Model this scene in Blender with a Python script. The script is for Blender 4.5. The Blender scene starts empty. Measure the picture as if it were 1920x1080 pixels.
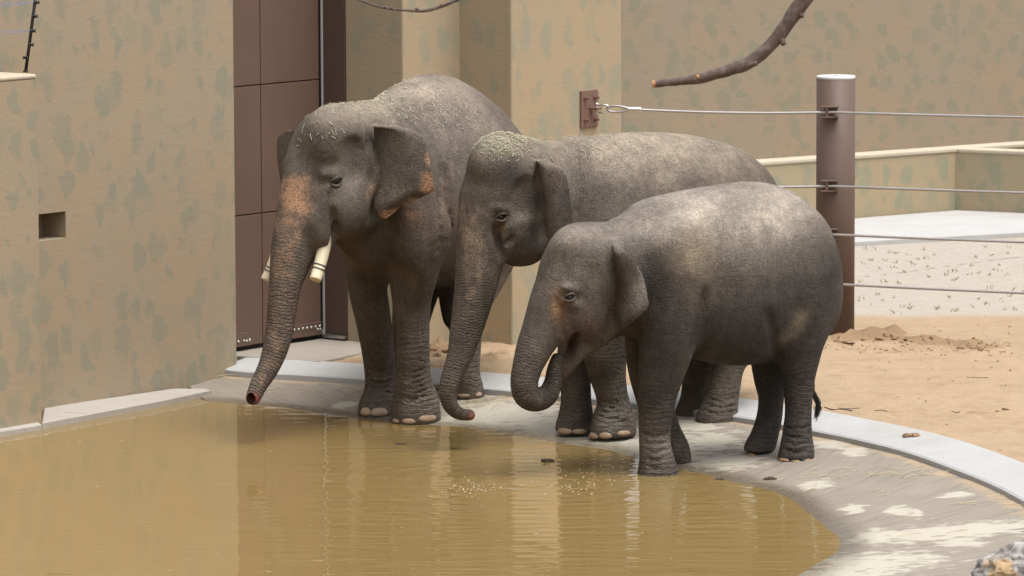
import bpy, bmesh, math, random
import numpy as np
from mathutils import Vector, Matrix

# ------------------------------------------------------------------ camera, sky, sun, exposure
scene = bpy.context.scene
F_PX, CAM_H, TANP, ROLL = 9300.0, 5.68, 0.1145, -0.0036       # focal length in photo pixels (1920 wide)
pit = math.atan(TANP)
FWD = np.array([0, math.cos(pit), -math.sin(pit)])
_u0 = np.array([0, math.sin(pit), math.cos(pit)]); _r0 = np.array([1.0, 0, 0])
RGT = _r0*math.cos(ROLL) + _u0*math.sin(ROLL)
UPV = -_r0*math.sin(ROLL) + _u0*math.cos(ROLL)
CAM = np.array([0, 0, CAM_H])
cd = bpy.data.cameras.new('camera'); cam = bpy.data.objects.new('camera', cd)
scene.collection.objects.link(cam); scene.camera = cam
cd.sensor_width = 36.0; cd.lens = 36.0*F_PX/1920.0; cd.clip_start = 0.5; cd.clip_end = 400
mw = Matrix.Identity(4)
for i in range(3):
    mw[i][0] = RGT[i]; mw[i][1] = UPV[i]; mw[i][2] = -FWD[i]; mw[i][3] = CAM[i]
cam.matrix_world = mw
cd.dof.use_dof = True; cd.dof.focus_distance = 38.6; cd.dof.aperture_fstop = 6.3

SUN_EL, SUN_AZ = math.radians(70), math.radians(132)           # azimuth measured from +Y towards +X
world = bpy.data.worlds.new('World'); scene.world = world; world.use_nodes = True
wt = world.node_tree; wt.nodes.clear()
sky = wt.nodes.new('ShaderNodeTexSky'); sky.sky_type = 'NISHITA'; sky.sun_disc = False
sky.sun_elevation = SUN_EL; sky.sun_rotation = SUN_AZ
sky.air_density = 1.0; sky.dust_density = 6.0; sky.ozone_density = 1.0
hs = wt.nodes.new('ShaderNodeHueSaturation'); hs.inputs['Saturation'].default_value = 0.22
bg = wt.nodes.new('ShaderNodeBackground'); bg.inputs['Strength'].default_value = 0.15
wo = wt.nodes.new('ShaderNodeOutputWorld')
wt.links.new(sky.outputs[0], hs.inputs['Color']); wt.links.new(hs.outputs[0], bg.inputs[0]); wt.links.new(bg.outputs[0], wo.inputs[0])
sd = bpy.data.lights.new('sun', 'SUN'); sd.energy = 1.35; sd.angle = math.radians(30); sd.color = (1.0, 0.965, 0.91)
sun = bpy.data.objects.new('sun', sd); scene.collection.objects.link(sun)
sv = Vector((math.sin(SUN_AZ)*math.cos(SUN_EL), math.cos(SUN_AZ)*math.cos(SUN_EL), math.sin(SUN_EL)))
sun.rotation_euler = sv.to_track_quat('Z', 'Y').to_euler(); sun.location = (6, 30, 14)
scene.cycles.max_bounces = 6; scene.cycles.diffuse_bounces = 3; scene.cycles.glossy_bounces = 3; scene.cycles.caustics_reflective = False; scene.cycles.caustics_refractive = False
vs = scene.view_settings
vs.view_transform = 'Standard'; vs.look = 'None'; vs.exposure = 0.70; vs.gamma = 1.0; vs.use_curve_mapping = False

# ------------------------------------------------------------------ helpers
rng = np.random.default_rng(7); random.seed(7)
COL = scene.collection
def ray(px, py):
    d = FWD + (px-960)/F_PX*RGT - (py-540)/F_PX*UPV
    return d
def G(px, py, z=0.0):
    """photo pixel -> the point of the horizontal plane at height z"""
    d = ray(px, py); return CAM + d*((z-CAM_H)/d[2])
def AT(px, py, Y):
    d = ray(px, py); return CAM + d*(Y/d[1])
def onplane(px, py, p0, n):
    d = ray(px, py); return CAM + d*(np.dot(np.asarray(p0)-CAM, n)/np.dot(d, n))
def project(P):
    q = np.asarray(P)-CAM; w = q@FWD
    return 960+F_PX*(q@RGT)/w, 540-F_PX*(q@UPV)/w
def mesh_obj(name, v, f, mat=None, parent=None, smooth=False, uv=None):
    me = bpy.data.meshes.new(name)
    me.from_pydata([tuple(map(float, p)) for p in v], [], [tuple(map(int, q)) for q in f])
    if smooth: me.polygons.foreach_set('use_smooth', [True]*len(me.polygons))
    if mat: me.materials.append(mat)
    o = bpy.data.objects.new(name, me); COL.objects.link(o)
    if parent: o.parent = parent
    if uv is not None: box_uv(me)
    me.update(); return o
def box_uv(me):
    """metric uv: u along the face horizontally, v = height"""
    l = me.uv_layers.new(name='UVMap')
    for p in me.polygons:
        n = p.normal
        t = Vector((-n.y, n.x, 0))
        if t.length < 0.3: a, b = Vector((1, 0, 0)), Vector((0, 1, 0))
        else: a, b = t.normalized(), Vector((0, 0, 1))
        for li in p.loop_indices:
            co = me.vertices[me.loops[li].vertex_index].co
            l.data[li].uv = (co.dot(a), co.dot(b))
def tag(o, label=None, cat=None, group=None, kind=None):
    if label: o['label'] = label
    if cat: o['category'] = cat
    if group: o['group'] = group
    if kind: o['kind'] = kind
    return o
def empty(name, loc):
    o = bpy.data.objects.new(name, None); COL.objects.link(o); o.location = tuple(map(float, loc)); o.empty_display_size = 0.2
    return o
def child(o, root):
    """parent a mesh built in world coordinates to an unrotated empty"""
    o.parent = root; o.matrix_parent_inverse = Matrix.Translation(-root.location); return o
def bevel(o, w, seg=2, ang=40):
    m = o.modifiers.new('bevel', 'BEVEL'); m.width = w; m.segments = seg; m.limit_method = 'ANGLE'; m.angle_limit = math.radians(ang); return o
def prism(name, plan, z0, z1, mat, uv=True, parent=None):
    """closed prism over a plan polygon (list of xy), counter-clockwise seen from above"""
    a = sum(plan[i][0]*plan[(i+1) % len(plan)][1]-plan[(i+1) % len(plan)][0]*plan[i][1] for i in range(len(plan)))
    if a < 0: plan = plan[::-1]
    n = len(plan); z0s = z0 if hasattr(z0, '__len__') else [z0]*n; z1s = z1 if hasattr(z1, '__len__') else [z1]*n
    v = [(p[0], p[1], z0s[i]) for i, p in enumerate(plan)] + [(p[0], p[1], z1s[i]) for i, p in enumerate(plan)]
    f = [tuple(range(n-1, -1, -1)), tuple(range(n, 2*n))] + [(i, (i+1) % n, n+(i+1) % n, n+i) for i in range(n)]
    return mesh_obj(name, v, f, mat, parent, uv=uv)
def box(name, c, ax, ay, az, hx, hy, hz, mat, parent=None, uv=True):
    c, ax, ay, az = map(np.asarray, (c, ax, ay, az)); v = []
    for sz in (-1, 1):
        for sx, sy in ((-1, -1), (1, -1), (1, 1), (-1, 1)):
            v.append(c+ax*hx*sx+ay*hy*sy+az*hz*sz)
    f = [(3, 2, 1, 0), (4, 5, 6, 7), (0, 1, 5, 4), (1, 2, 6, 5), (2, 3, 7, 6), (3, 0, 4, 7)]
    if np.dot(np.cross(ax, ay), az) < 0: f = [q[::-1] for q in f]
    return mesh_obj(name, v, f, mat, parent, uv=uv)
def catmull(P, n):
    """resample a polyline of rows as a Catmull-Rom spline, n points per span"""
    P = np.asarray(P, float); Q = np.vstack([2*P[0]-P[1], P, 2*P[-1]-P[-2]]); out = []
    for i in range(1, len(Q)-2):
        t = np.linspace(0, 1, n, endpoint=False)[:, None]
        a, b, c, d = Q[i-1], Q[i], Q[i+1], Q[i+2]
        out.append(0.5*(2*b+(c-a)*t+(2*a-5*b+4*c-d)*t**2+(3*b-a-3*c+d)*t**3))
    out.append(P[-1][None]); return np.vstack(out)
def tube(pts, rad, nseg=10, lobes=0, twist=0.0, jit=0.0, caps=True):
    pts = np.asarray(pts, float); n = len(pts); rad = np.broadcast_to(rad, (n,))
    T = np.gradient(pts, axis=0); T /= np.linalg.norm(T, axis=1)[:, None]
    up = np.array([0, 0, 1.0]) if abs(T[0][2]) < 0.9 else np.array([1.0, 0, 0])
    a = np.cross(T[0], up); a /= np.linalg.norm(a); v = []; f = []; L = 0
    for i in range(n):
        a = a-T[i]*np.dot(a, T[i]); a /= np.linalg.norm(a); b = np.cross(T[i], a)
        if i: L += np.linalg.norm(pts[i]-pts[i-1])
        for k in range(nseg):
            th = 2*math.pi*k/nseg; r = rad[i]
            if lobes: r *= 1+0.20*abs(math.sin(lobes*(th)/2))-0.12; th += twist*L
            if jit: r *= 1+jit*rng.normal()
            v.append(pts[i]+a*r*math.cos(th)+b*r*math.sin(th))
    for i in range(n-1):
        for k in range(nseg):
            k2 = (k+1) % nseg; f.append((i*nseg+k, i*nseg+k2, (i+1)*nseg+k2, (i+1)*nseg+k))
    if caps:
        f.append(tuple(range(nseg-1, -1, -1))); f.append(tuple((n-1)*nseg+k for k in range(nseg)))
    return v, f
def merge(parts):
    V = []; Fc = []
    for v, f in parts:
        o = len(V); V += list(v); Fc += [tuple(i+o for i in q) for q in f]
    return V, Fc
_icos = {}
def ico(sub):
    if sub not in _icos:
        bm = bmesh.new(); bmesh.ops.create_icosphere(bm, subdivisions=sub, radius=1)
        _icos[sub] = (np.array([v.co[:] for v in bm.verts]), [tuple(v.index for v in q.verts) for q in bm.faces]); bm.free()
    return _icos[sub]
def hash_noise(P, scale, seed=0):
    """smooth value noise in numpy, P (n,k)"""
    Q = np.asarray(P)*scale; i0 = np.floor(Q).astype(np.int64); fr = Q-i0; fr = fr*fr*(3-2*fr); k = Q.shape[1]
    out = np.zeros(len(Q))
    for c in range(2**k):
        w = np.ones(len(Q)); h = np.full(len(Q), seed*7919+13, np.int64)
        for a in range(k):
            b = (c >> a) & 1; w *= fr[:, a] if b else 1-fr[:, a]
            h = (h*1664525 + (i0[:, a]+b)*374761393 + 1013904223) & 0x7fffffff
            h ^= h >> 13
        h = (h*1274126177) & 0x7fffffff; h ^= h >> 16
        out += w*((h & 0xffff)/65535.0)
    return out*2-1
def fbm(P, scale, octs=4, seed=0):
    return sum(hash_noise(P, scale*2**o, seed+o)*0.5**o for o in range(octs))

# ------------------------------------------------------------------ node materials
class NT:
    def __init__(s, name):
        s.m = bpy.data.materials.new(name); s.m.use_nodes = True; s.t = s.m.node_tree; s.t.nodes.clear()
        s.out = s.n('OutputMaterial'); s.b = s.n('BsdfPrincipled'); s.t.links.new(s.b.outputs[0], s.out.inputs[0])
    def n(s, typ, **kw):
        q = s.t.nodes.new('ShaderNode'+typ)
        for k, v in kw.items(): setattr(q, k, v)
        return q
    def put(s, node, sock, val):
        i = node.inputs[sock]
        if isinstance(val, bpy.types.NodeSocket): s.t.links.new(val, i)
        elif val is not None:
            if i.type == 'RGBA' and len(val) == 3: val = (*val, 1)
            i.default_value = val
    def math(s, op, a, b=None, c=None, clamp=False):
        q = s.n('Math', operation=op, use_clamp=clamp)
        for i, v in enumerate((a, b, c)):
            if v is not None: s.put(q, i, v)
        return q.outputs[0]
    def vmath(s, op, a, b=None):
        q = s.n('VectorMath', operation=op); s.put(q, 0, a)
        if b is not None: s.put(q, 1, b)
        return q.outputs[0]
    def mix(s, f, a, b, blend='MIX'):
        q = s.n('Mix', data_type='RGBA', blend_type=blend); s.put(q, 0, f); s.put(q, 6, a); s.put(q, 7, b); return q.outputs[2]
    def noise(s, vec, scale, detail=4, rough=0.55, dist=0.0, col=False):
        q = s.n('TexNoise'); s.put(q, 'Vector', vec); s.put(q, 'Scale', scale); s.put(q, 'Detail', detail); s.put(q, 'Roughness', rough); s.put(q, 'Distortion', dist)
        return q.outputs[1 if col else 0]
    def vor(s, vec, scale, feature='F1', out='Distance', dims='3D', rand=1.0):
        q = s.n('TexVoronoi', feature=feature, voronoi_dimensions=dims); s.put(q, 'Vector', vec); s.put(q, 'Scale', scale); s.put(q, 'Randomness', rand); return q.outputs[out]
    def ramp(s, f, lo, hi, a=0.0, b=1.0, smooth=True):
        q = s.n('MapRange', interpolation_type='SMOOTHSTEP' if smooth else 'LINEAR'); q.clamp = True
        for i, v in enumerate((f, lo, hi, a, b)): s.put(q, i, v)
        return q.outputs[0]
    def co(s, kind='Object'):
        return s.n('TexCoord').outputs[kind]
    def mapping(s, vec, scale=(1, 1, 1), loc=(0, 0, 0), rot=(0, 0, 0)):
        q = s.n('Mapping'); s.put(q, 0, vec); q.inputs['Location'].default_value = loc; q.inputs['Rotation'].default_value = rot; q.inputs['Scale'].default_value = scale
        return q.outputs[0]
    def attr(s, name, out='Fac'):
        q = s.n('Attribute'); q.attribute_name = name; return q.outputs[out]
    def bump(s, h, strength=0.5, dist=0.02, normal=None):
        q = s.n('Bump'); s.put(q, 'Strength', strength); s.put(q, 'Distance', dist); s.put(q, 'Height', h)
        if normal is not None: s.put(q, 'Normal', normal)
        return q.outputs[0]
    def set(s, color=None, rough=None, normal=None, metal=None, spec=None, **kw):
        for k, v in (('Base Color', color), ('Roughness', rough), ('Normal', normal), ('Metallic', metal), ('Specular IOR Level', spec)):
            if v is not None: s.put(s.b, k, v)
        for k, v in kw.items(): s.put(s.b, k, v)
        return s.m

def mat_stucco(name, base, green, amount=0.72, vstretch=0.62, shear=0.0, seed=0.0, warm=0.4):
    t = NT(name); uv = t.co('UV'); p = t.mapping(uv, (1, 1, 1), (seed*3.1, seed*1.7, 0))
    wob = t.noise(p, 5.5, 4, 0.6, col=True)
    p2 = t.vmath('ADD', p, t.vmath('SCALE', t.vmath('SUBTRACT', wob, (0.5, 0.5, 0.5))))
    for q in t.t.nodes:
        if q.type == 'VECT_MATH' and q.operation == 'SCALE': q.inputs['Scale'].default_value = 0.26
    pm = t.mapping(p2, (4.6, 4.6*vstretch, 1), rot=(0, 0, shear))
    # two layers of dabbed paint: cells with a soft body, some left out
    def dab(vec, off, thr):
        v = t.mapping(vec, (1, 1, 1), off)
        q = t.n('TexVoronoi', feature='F1', voronoi_dimensions='2D'); t.put(q, 'Vector', v); t.put(q, 'Scale', 1.0); t.put(q, 'Randomness', 0.95)
        sep = t.n('SeparateColor'); t.put(sep, 0, q.outputs['Color'])
        size = t.ramp(sep.outputs[0], 0.0, 1.0, 0.12, 0.50, False)
        body = t.math('SUBTRACT', size, q.outputs['Distance'])
        streak = t.noise(t.mapping(p, (34, 7, 1), off, (0, 0, 0.25)), 1.0, 3, 0.6)
        body = t.math('ADD', body, t.math('MULTIPLY', t.math('SUBTRACT', streak, 0.5), 0.50))
        gate = t.ramp(sep.outputs[1], thr, thr+0.2, 1.0, 0.12)
        return t.math('MULTIPLY', t.ramp(body, 0.0, 0.17), gate)
    d1 = dab(pm, (0, 0, 0), amount); d2 = dab(pm, (5.37, 2.71, 0), amount-0.2)
    d = t.math('MAXIMUM', d1, t.math('MULTIPLY', d2, 0.7))
    big = t.noise(p, 1.3, 3, 0.6); mid = t.noise(p, 7.0, 5, 0.65); fine = t.noise(p, 90.0, 4, 0.7)
    c = t.mix(t.ramp(big, 0.35, 0.7), base, tuple(x*y for x, y in zip(base, (1.06, 1.0, 0.93))))
    c = t.mix(t.math('MULTIPLY', t.ramp(mid, 0.35, 0.7), warm), c, tuple(x*y for x, y in zip(base, (1.06, 1.0, 0.92))))
    c = t.mix(t.math('MULTIPLY', d, 0.82), c, green)
    rust = t.ramp(t.noise(p, 2.1, 2, 0.5), 0.72, 0.82)
    c = t.mix(t.math('MULTIPLY', rust, 0.35), c, (base[0]*1.05, base[1]*0.82, base[2]*0.6))
    c = t.mix(1.0, c, t.mix(fine, (0.88, 0.88, 0.88), (1.1, 1.1, 1.1)), 'MULTIPLY')
    h = t.math('ADD', t.math('MULTIPLY', mid, 0.5), t.math('ADD', t.math('MULTIPLY', fine, 0.5), t.math('MULTIPLY', d, 0.25)))
    trowel = t.noise(t.mapping(p2, (3, 11, 1), rot=(0, 0, 0.3)), 2.0, 4, 0.6)
    h = t.math('ADD', h, trowel)
    return t.set(c, 0.9, t.bump(h, 0.28, 0.010), spec=0.25)
TAN = (0.315, 0.256, 0.183); GRN = (0.243, 0.232, 0.172)
M_WALL = mat_stucco('stucco_tan', TAN, GRN)
M_ZIG = mat_stucco('stucco_zigzag', (0.345, 0.278, 0.192), (0.270, 0.265, 0.192), 0.7, 0.5, 0.0, 2.0)
M_BACK = mat_stucco('stucco_far', (0.345, 0.290, 0.220), (0.275, 0.270, 0.202), 0.7, 0.7, 0.7, 5.0, 0.2)
M_LOW = mat_stucco('stucco_low', (0.32, 0.262, 0.175), (0.235, 0.238, 0.165), 0.62, 0.55, 0.6, 8.0)
def mat_concrete(name, base, dirt=(0.30, 0.23, 0.15), dirtamt=0.35, rough=0.8, scale=1.0):
    t = NT(name); p = t.co('Object')
    a = t.noise(p, 3.0*scale, 6, 0.65); b = t.noise(p, 22*scale, 5, 0.7); c = t.noise(p, 160*scale, 3, 0.7)
    col = t.mix(a, tuple(x*0.86 for x in base), tuple(x*1.12 for x in base))
    col = t.mix(t.math('MULTIPLY', t.ramp(b, 0.45, 0.75), dirtamt), col, dirt)
    col = t.mix(t.math('MULTIPLY', t.ramp(t.noise(p, 1.1*scale, 5, 0.7), 0.48, 0.72), 0.45), col, tuple(0.5*(x+y)*0.9 for x, y in zip(base, dirt)))
    col = t.mix(1.0, col, t.mix(c, (0.85,)*3, (1.12,)*3), 'MULTIPLY')
    return t.set(col, rough, t.bump(t.math('ADD', t.math('MULTIPLY', b, 0.6), t.math('MULTIPLY', c, 0.4)), 0.4, 0.01), spec=0.3)
M_KERB = mat_concrete('kerb_concrete', (0.385, 0.385, 0.383), (0.33, 0.295, 0.25), 0.35)
M_PAD = mat_concrete('pad_concrete', (0.40, 0.395, 0.388), (0.33, 0.30, 0.26), 0.3)
M_APRON = mat_concrete('apron_concrete', (0.30, 0.272, 0.235), (0.32, 0.245, 0.16), 0.6)
M_LEDGE = mat_concrete('ledge_concrete', (0.38, 0.355, 0.32), (0.25, 0.21, 0.17), 0.45)
M_COPE = mat_concrete('coping_render', (0.45, 0.39, 0.30), (0.36, 0.29, 0.21), 0.3)
def mat_paint(name, base, rough=0.5, metal=0.0, wear=0.25, scuff=(0.30, 0.25, 0.2)):
    t = NT(name); p = t.co('Object')
    a = t.noise(p, 1.6, 4, 0.6); b = t.noise(t.mapping(p, (9, 9, 2.2)), 1.0, 5, 0.7); c = t.noise(p, 120, 3, 0.6)
    col = t.mix(a, tuple(x*0.88 for x in base), tuple(x*1.14 for x in base))
    col = t.mix(t.math('MULTIPLY', t.ramp(b, 0.62, 0.82), wear), col, scuff)
    r = t.ramp(b, 0.2, 0.8, rough-0.08, rough+0.12, False)
    return t.set(col, r, t.bump(c, 0.12, 0.004), metal=metal)
M_DOOR = mat_paint('door_paint', (0.122, 0.074, 0.054), 0.55)
M_JAMB = mat_paint('jamb_paint', (0.085, 0.052, 0.040), 0.55)
M_POST = mat_paint('post_paint', (0.100, 0.060, 0.043), 0.6, wear=0.2)
M_PLATE = mat_paint('bracket_paint', (0.165, 0.092, 0.070), 0.45, wear=0.2)
M_CAP = mat_paint('cap_paint', (0.60, 0.60, 0.62), 0.35, wear=0.1, scuff=(0.4, 0.38, 0.36))
M_STEEL = mat_paint('galvanised_steel', (0.62, 0.61, 0.60), 0.34, 1.0, 0.2, (0.3, 0.28, 0.26))
M_ROPE = mat_paint('wire_rope_steel', (0.46, 0.44, 0.43), 0.42, 0.75, 0.3, (0.2, 0.17, 0.15))
M_BLACK = mat_paint('black_plastic', (0.012, 0.011, 0.012), 0.45, wear=0.1, scuff=(0.05, 0.05, 0.05))
M_DARK = mat_paint('dark_gap', (0.012, 0.010, 0.009), 0.8, wear=0.0)
M_WHITE = mat_paint('gap_light_white', (0.42, 0.40, 0.38), 0.5, wear=0.2)
M_WIRE = mat_paint('blue_wire', (0.16, 0.19, 0.36), 0.5, wear=0.0)
# ------------------------------------------------------------------ the setting
SZ = 0.20                                                     # level of the sand yard above the water
DV = np.array([0.62, 0.785]); DV /= np.linalg.norm(DV)         # plan direction of the left wall, door and bright pillar faces
PV = np.array([-DV[1], DV[0]])                                 # plan direction of the shaded pillar faces (away to the left)
NV = np.array([DV[1], -DV[0]])                                 # outward normal of the left wall
def plan_hit(px, p0, d):
    """plan point where the vertical plane of pixel column px meets the line p0 + t d"""
    k = (px-960)/F_PX/math.cos(pit)*math.cos(pit)
    # column taken at the height of the yard
    t = (k*p0[1]*1.003-p0[0])/(d[0]-k*d[1]*1.003); return np.asarray(p0)+t*np.asarray(d)
A3 = lambda p, z: np.array([p[0], p[1], z])

# kerb line: base of its front face
K_PX = [(408, 704), (463, 711), (560, 716), (683, 724), (810, 733), (906, 742), (956, 746), (1070, 757), (1187, 770), (1300, 784), (1418, 801), (1526, 822),
        (1600, 837), (1672, 854), (1722, 869), (1778, 890), (1833, 911), (1889, 938), (1920, 954), (1965, 985), (2000, 1030), (2015, 1100), (2000, 1200), (1950, 1330)]
KP = np.array([G(x, y, 0.075)[:2] for x, y in K_PX]); KP = catmull(KP, 14)
def arclen(P): return np.concatenate([[0], np.cumsum(np.linalg.norm(np.diff(P, axis=0), axis=1))])
def resamp(P, n):
    L = arclen(P); s = np.linspace(0, L[-1], n); return np.stack([np.interp(s, L, P[:, i]) for i in range(P.shape[1])], 1)
def smooth1(P, it=6):
    P = P.copy()
    for _ in range(it): P[1:-1] = 0.25*P[:-2]+0.5*P[1:-1]+0.25*P[2:]
    return P
KP = smooth1(resamp(KP, 240), 12)
def outward(P):
    T = np.gradient(P, axis=0); T /= np.linalg.norm(T, axis=1)[:, None]; N = np.stack([-T[:, 1], T[:, 0]], 1)
    return smooth1(N, 10)
KN = outward(KP)
def kerb_z(i):                                                 # front face base and its top along the kerb
    f = i/239.0; return 0.07+0.025*f, 0.142+0.0*f
# kerb
v = []; f = []
for i in range(240):
    zb, zt = kerb_z(i); n = KN[i]; w = 0.40+0.05*math.sin(i*0.02)
    j = 0.006*hash_noise(np.array([[i*0.13, 3.0]]), 1.0, 5)[0]
    for off, z in ((0.05, zb-0.12), (0.0, zb-0.10), (0.0+j, zt-0.012), (0.018+j, zt), (w-0.02, SZ+0.008), (w, SZ+0.002), (w+0.03, SZ-0.12)):
        v.append((*(KP[i]+n*off), z))
nr = 7
for i in range(239):
    for k in range(nr-1): f.append((i*nr+k, (i+1)*nr+k, (i+1)*nr+k+1, i*nr+k+1))
f.append(tuple(range(nr))); f.append(tuple((239*nr+k) for k in range(nr-1, -1, -1)))
f = [q[::-1] for q in f]
kerb = mesh_obj('kerb', v, f, M_KERB); tag(kerb, kind='structure'); kerb['label'] = 'pale concrete kerb curving round the pond'

# pond floor: concrete beach from the kerb base down under the water
W_PX = [(385, 752), (412, 755), (503, 761), (547, 766), (597, 773), (640, 779), (673, 784), (750, 793), (827, 798), (878, 802), (955, 814), (1000, 821), (1041, 830), (1095, 837), (1150, 846),
        (1197, 860), (1240, 873), (1290, 883), (1331, 891), (1355, 899), (1404, 910), (1440, 918), (1480, 934), (1520, 965), (1548, 988), (1575, 1012), (1566, 1036), (1530, 1058), (1490, 1082), (1400, 1125), (1250, 1190), (1000, 1290)]
WP = np.array([G(x, y, 0.0)[:2] for x, y in W_PX]); WP = smooth1(resamp(catmull(WP, 10), 240), 3)
KX = np.vstack([[KP[0]+(KP[0]-KP[3])/np.linalg.norm(KP[0]-KP[3])*0.6], KP]); KX = resamp(KX, 240)
v = []; f = []; rows = np.concatenate([np.linspace(0, 1, 34), [1.15, 1.35, 1.6, 2.0]])
for i in range(240):
    zb = kerb_z(i)[0]+0.012
    for r in rows:
        p = KX[i]+(WP[i]-KX[i])*r + (0 if r > 0 else (KX[i]-WP[i])*0.03)
        z = zb*(1-r) if r <= 1 else -0.16*(r-1)
        v.append((p[0], p[1], z))
v = np.array(v); inner = np.tile(rows < 1, 240)
v[:, 2] += 0.004*fbm(v[:, :2], 3.0, 3, 11)*np.tile(np.clip((1-rows)*4, 0, 1), 240)
nr = len(rows)
for i in range(239):
    for k in range(nr-1): f.append((i*nr+k, i*nr+k+1, (i+1)*nr+k+1, (i+1)*nr+k))
me_v = v
t = NT('pond_concrete'); p = t.co('Object'); lv = t.attr('level'); al = t.attr('along'); kd = t.attr('kerbdist')
a = t.noise(p, 2.2, 6, 0.65); b = t.noise(p, 14, 5, 0.7); c = t.noise(p, 150, 3, 0.7)
comb = t.n('CombineXYZ'); t.put(comb, 0, t.math('ADD', t.math('MULTIPLY', al, 19), t.math('MULTIPLY', kd, -9))); t.put(comb, 1, t.math('MULTIPLY', kd, 1.5)); brush = t.noise(comb.outputs[0], 1.0, 4, 0.65, 0.3)
col = t.mix(a, (0.185, 0.160, 0.128), (0.285, 0.250, 0.205))
col = t.mix(t.math('MULTIPLY', t.ramp(brush, 0.50, 0.66), 0.55), col, (0.125, 0.112, 0.095))
# dried lime film: pale ragged patches, placed where the photograph has them
lime = t.attr('lime')
edge = t.noise(t.mapping(p, (1.7, 3.0, 1)), 3.4, 5, 0.6)
ll = t.ramp(t.math('ADD', lime, t.math('MULTIPLY', t.math('SUBTRACT', edge, 0.5), 2.3)), 0.44, 0.74)
col = t.mix(t.math('MULTIPLY', ll, 0.88), col, t.mix(b, (0.37, 0.34, 0.275), (0.46, 0.43, 0.355)))
# sand drifted against the kerb
dr = t.ramp(t.math('ADD', kd, t.math('MULTIPLY', t.math('SUBTRACT', t.noise(p, 4.5, 5, 0.65), 0.5), 0.55)), 0.0, 0.17, 0.85, 0.0)
col = t.mix(dr, col, t.mix(c, (0.27, 0.20, 0.125), (0.42, 0.31, 0.20)))
# damp margin
wet = t.ramp(t.math('ADD', lv, t.math('MULTIPLY', t.math('SUBTRACT', b, 0.5), 0.012)), 0.003, 0.022, 1.0, 0.0)
col = t.mix(t.math('MULTIPLY', wet, 0.75), col, t.mix(1.0, col, (0.50, 0.46, 0.38), 'MULTIPLY'))
col = t.mix(1.0, col, t.mix(c, (0.86,)*3, (1.12,)*3), 'MULTIPLY')
ht = t.math('ADD', t.math('MULTIPLY', brush, 1.0), t.math('ADD', t.math('MULTIPLY', b, 0.4), t.math('MULTIPLY', c, 0.3)))
M_FLOOR = t.set(col, t.ramp(wet, 0, 1, 0.8, 0.22, False), t.bump(ht, 0.45, 0.01), spec=0.4)
floor = mesh_obj('pond_floor', me_v, f, M_FLOOR, smooth=True); tag(floor, kind='structure')
def vattr(o, name, vals):
    at = o.data.attributes.new(name, 'FLOAT', 'POINT'); at.data.foreach_set('value', np.asarray(vals, np.float32))
vattr(floor, 'level', me_v[:, 2])
Lk = arclen(KX); vattr(floor, 'along', np.repeat(Lk, nr))
KD = np.linalg.norm(me_v[:, :2]-np.repeat(KX, nr, 0), axis=1); vattr(floor, 'kerbdist', KD)
LIME = [(940, 780, 130, 26), (840, 790, 40, 12), (1040, 800, 80, 22), (1130, 836, 120, 24), (1250, 845, 90, 30), (1330, 830, 70, 16), (1370, 862, 60, 14), (1290, 805, 60, 10), (1180, 800, 40, 12),
        (1560, 842, 55, 9), (1600, 858, 30, 6), (1530, 905, 35, 8), (1600, 950, 25, 7), (1690, 958, 25, 8), (1720, 965, 12, 9), (1790, 938, 30, 5), (1640, 1000, 40, 14), (1760, 1003, 160, 15), (1860, 998, 90, 13), (1800, 1022, 40, 8),
        (1640, 1050, 130, 22), (1560, 1072, 120, 20), (1700, 1045, 40, 6), (1500, 1090, 80, 12), (640, 757, 25, 5)]
px, py = project(me_v); lime = np.zeros(len(me_v))
for (x, y, rx, ry) in LIME:
    c0 = G(x, y, 0.04); e1 = abs(G(x+rx, y, 0.04)-c0)[0]; e2 = abs(G(x, y+ry, 0.04)-c0)[1]
    q = ((me_v[:, 0]-c0[0])/e1)**2+((me_v[:, 1]-c0[1])/e2)**2
    lime = np.maximum(lime, np.clip(0.98*np.exp(-q*0.62), 0, 1))
vattr(floor, 'lime', lime)

# water
t = NT('muddy_water'); p = t.co('Object')
cx, cy = G(1000, 905, 0)[:2]; cx2, cy2 = G(1235, 897, 0)[:2]; cx3, cy3 = G(560, 925, 0)[:2]
def rings(cx, cy, freq, fall):
    q = t.vmath('SUBTRACT', p, (cx, cy, 0)); d = t.vmath('LENGTH', q); d = t.n('VectorMath', operation='LENGTH'); t.put(d, 0, q); dd = d.outputs['Value']
    w = t.math('SINE', t.math('ADD', t.math('MULTIPLY', dd, freq), t.math('MULTIPLY', t.noise(p, 1.5, 2, 0.5), 5.0)))
    return t.math('MULTIPLY', w, t.math('POWER', 2.718, t.math('MULTIPLY', dd, -fall)))
w1 = rings(cx, cy, 30.0, 0.8); w2 = rings(cx2, cy2, 62.0, 2.2); w3 = rings(cx3, cy3, 40.0, 3.0)
sw = t.noise(t.mapping(p, (1.0, 3.6, 1)), 2.2, 1.5, 0.45); sw2 = t.noise(t.mapping(p, (1.0, 3.2, 1)), 9.0, 2, 0.5)
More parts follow.
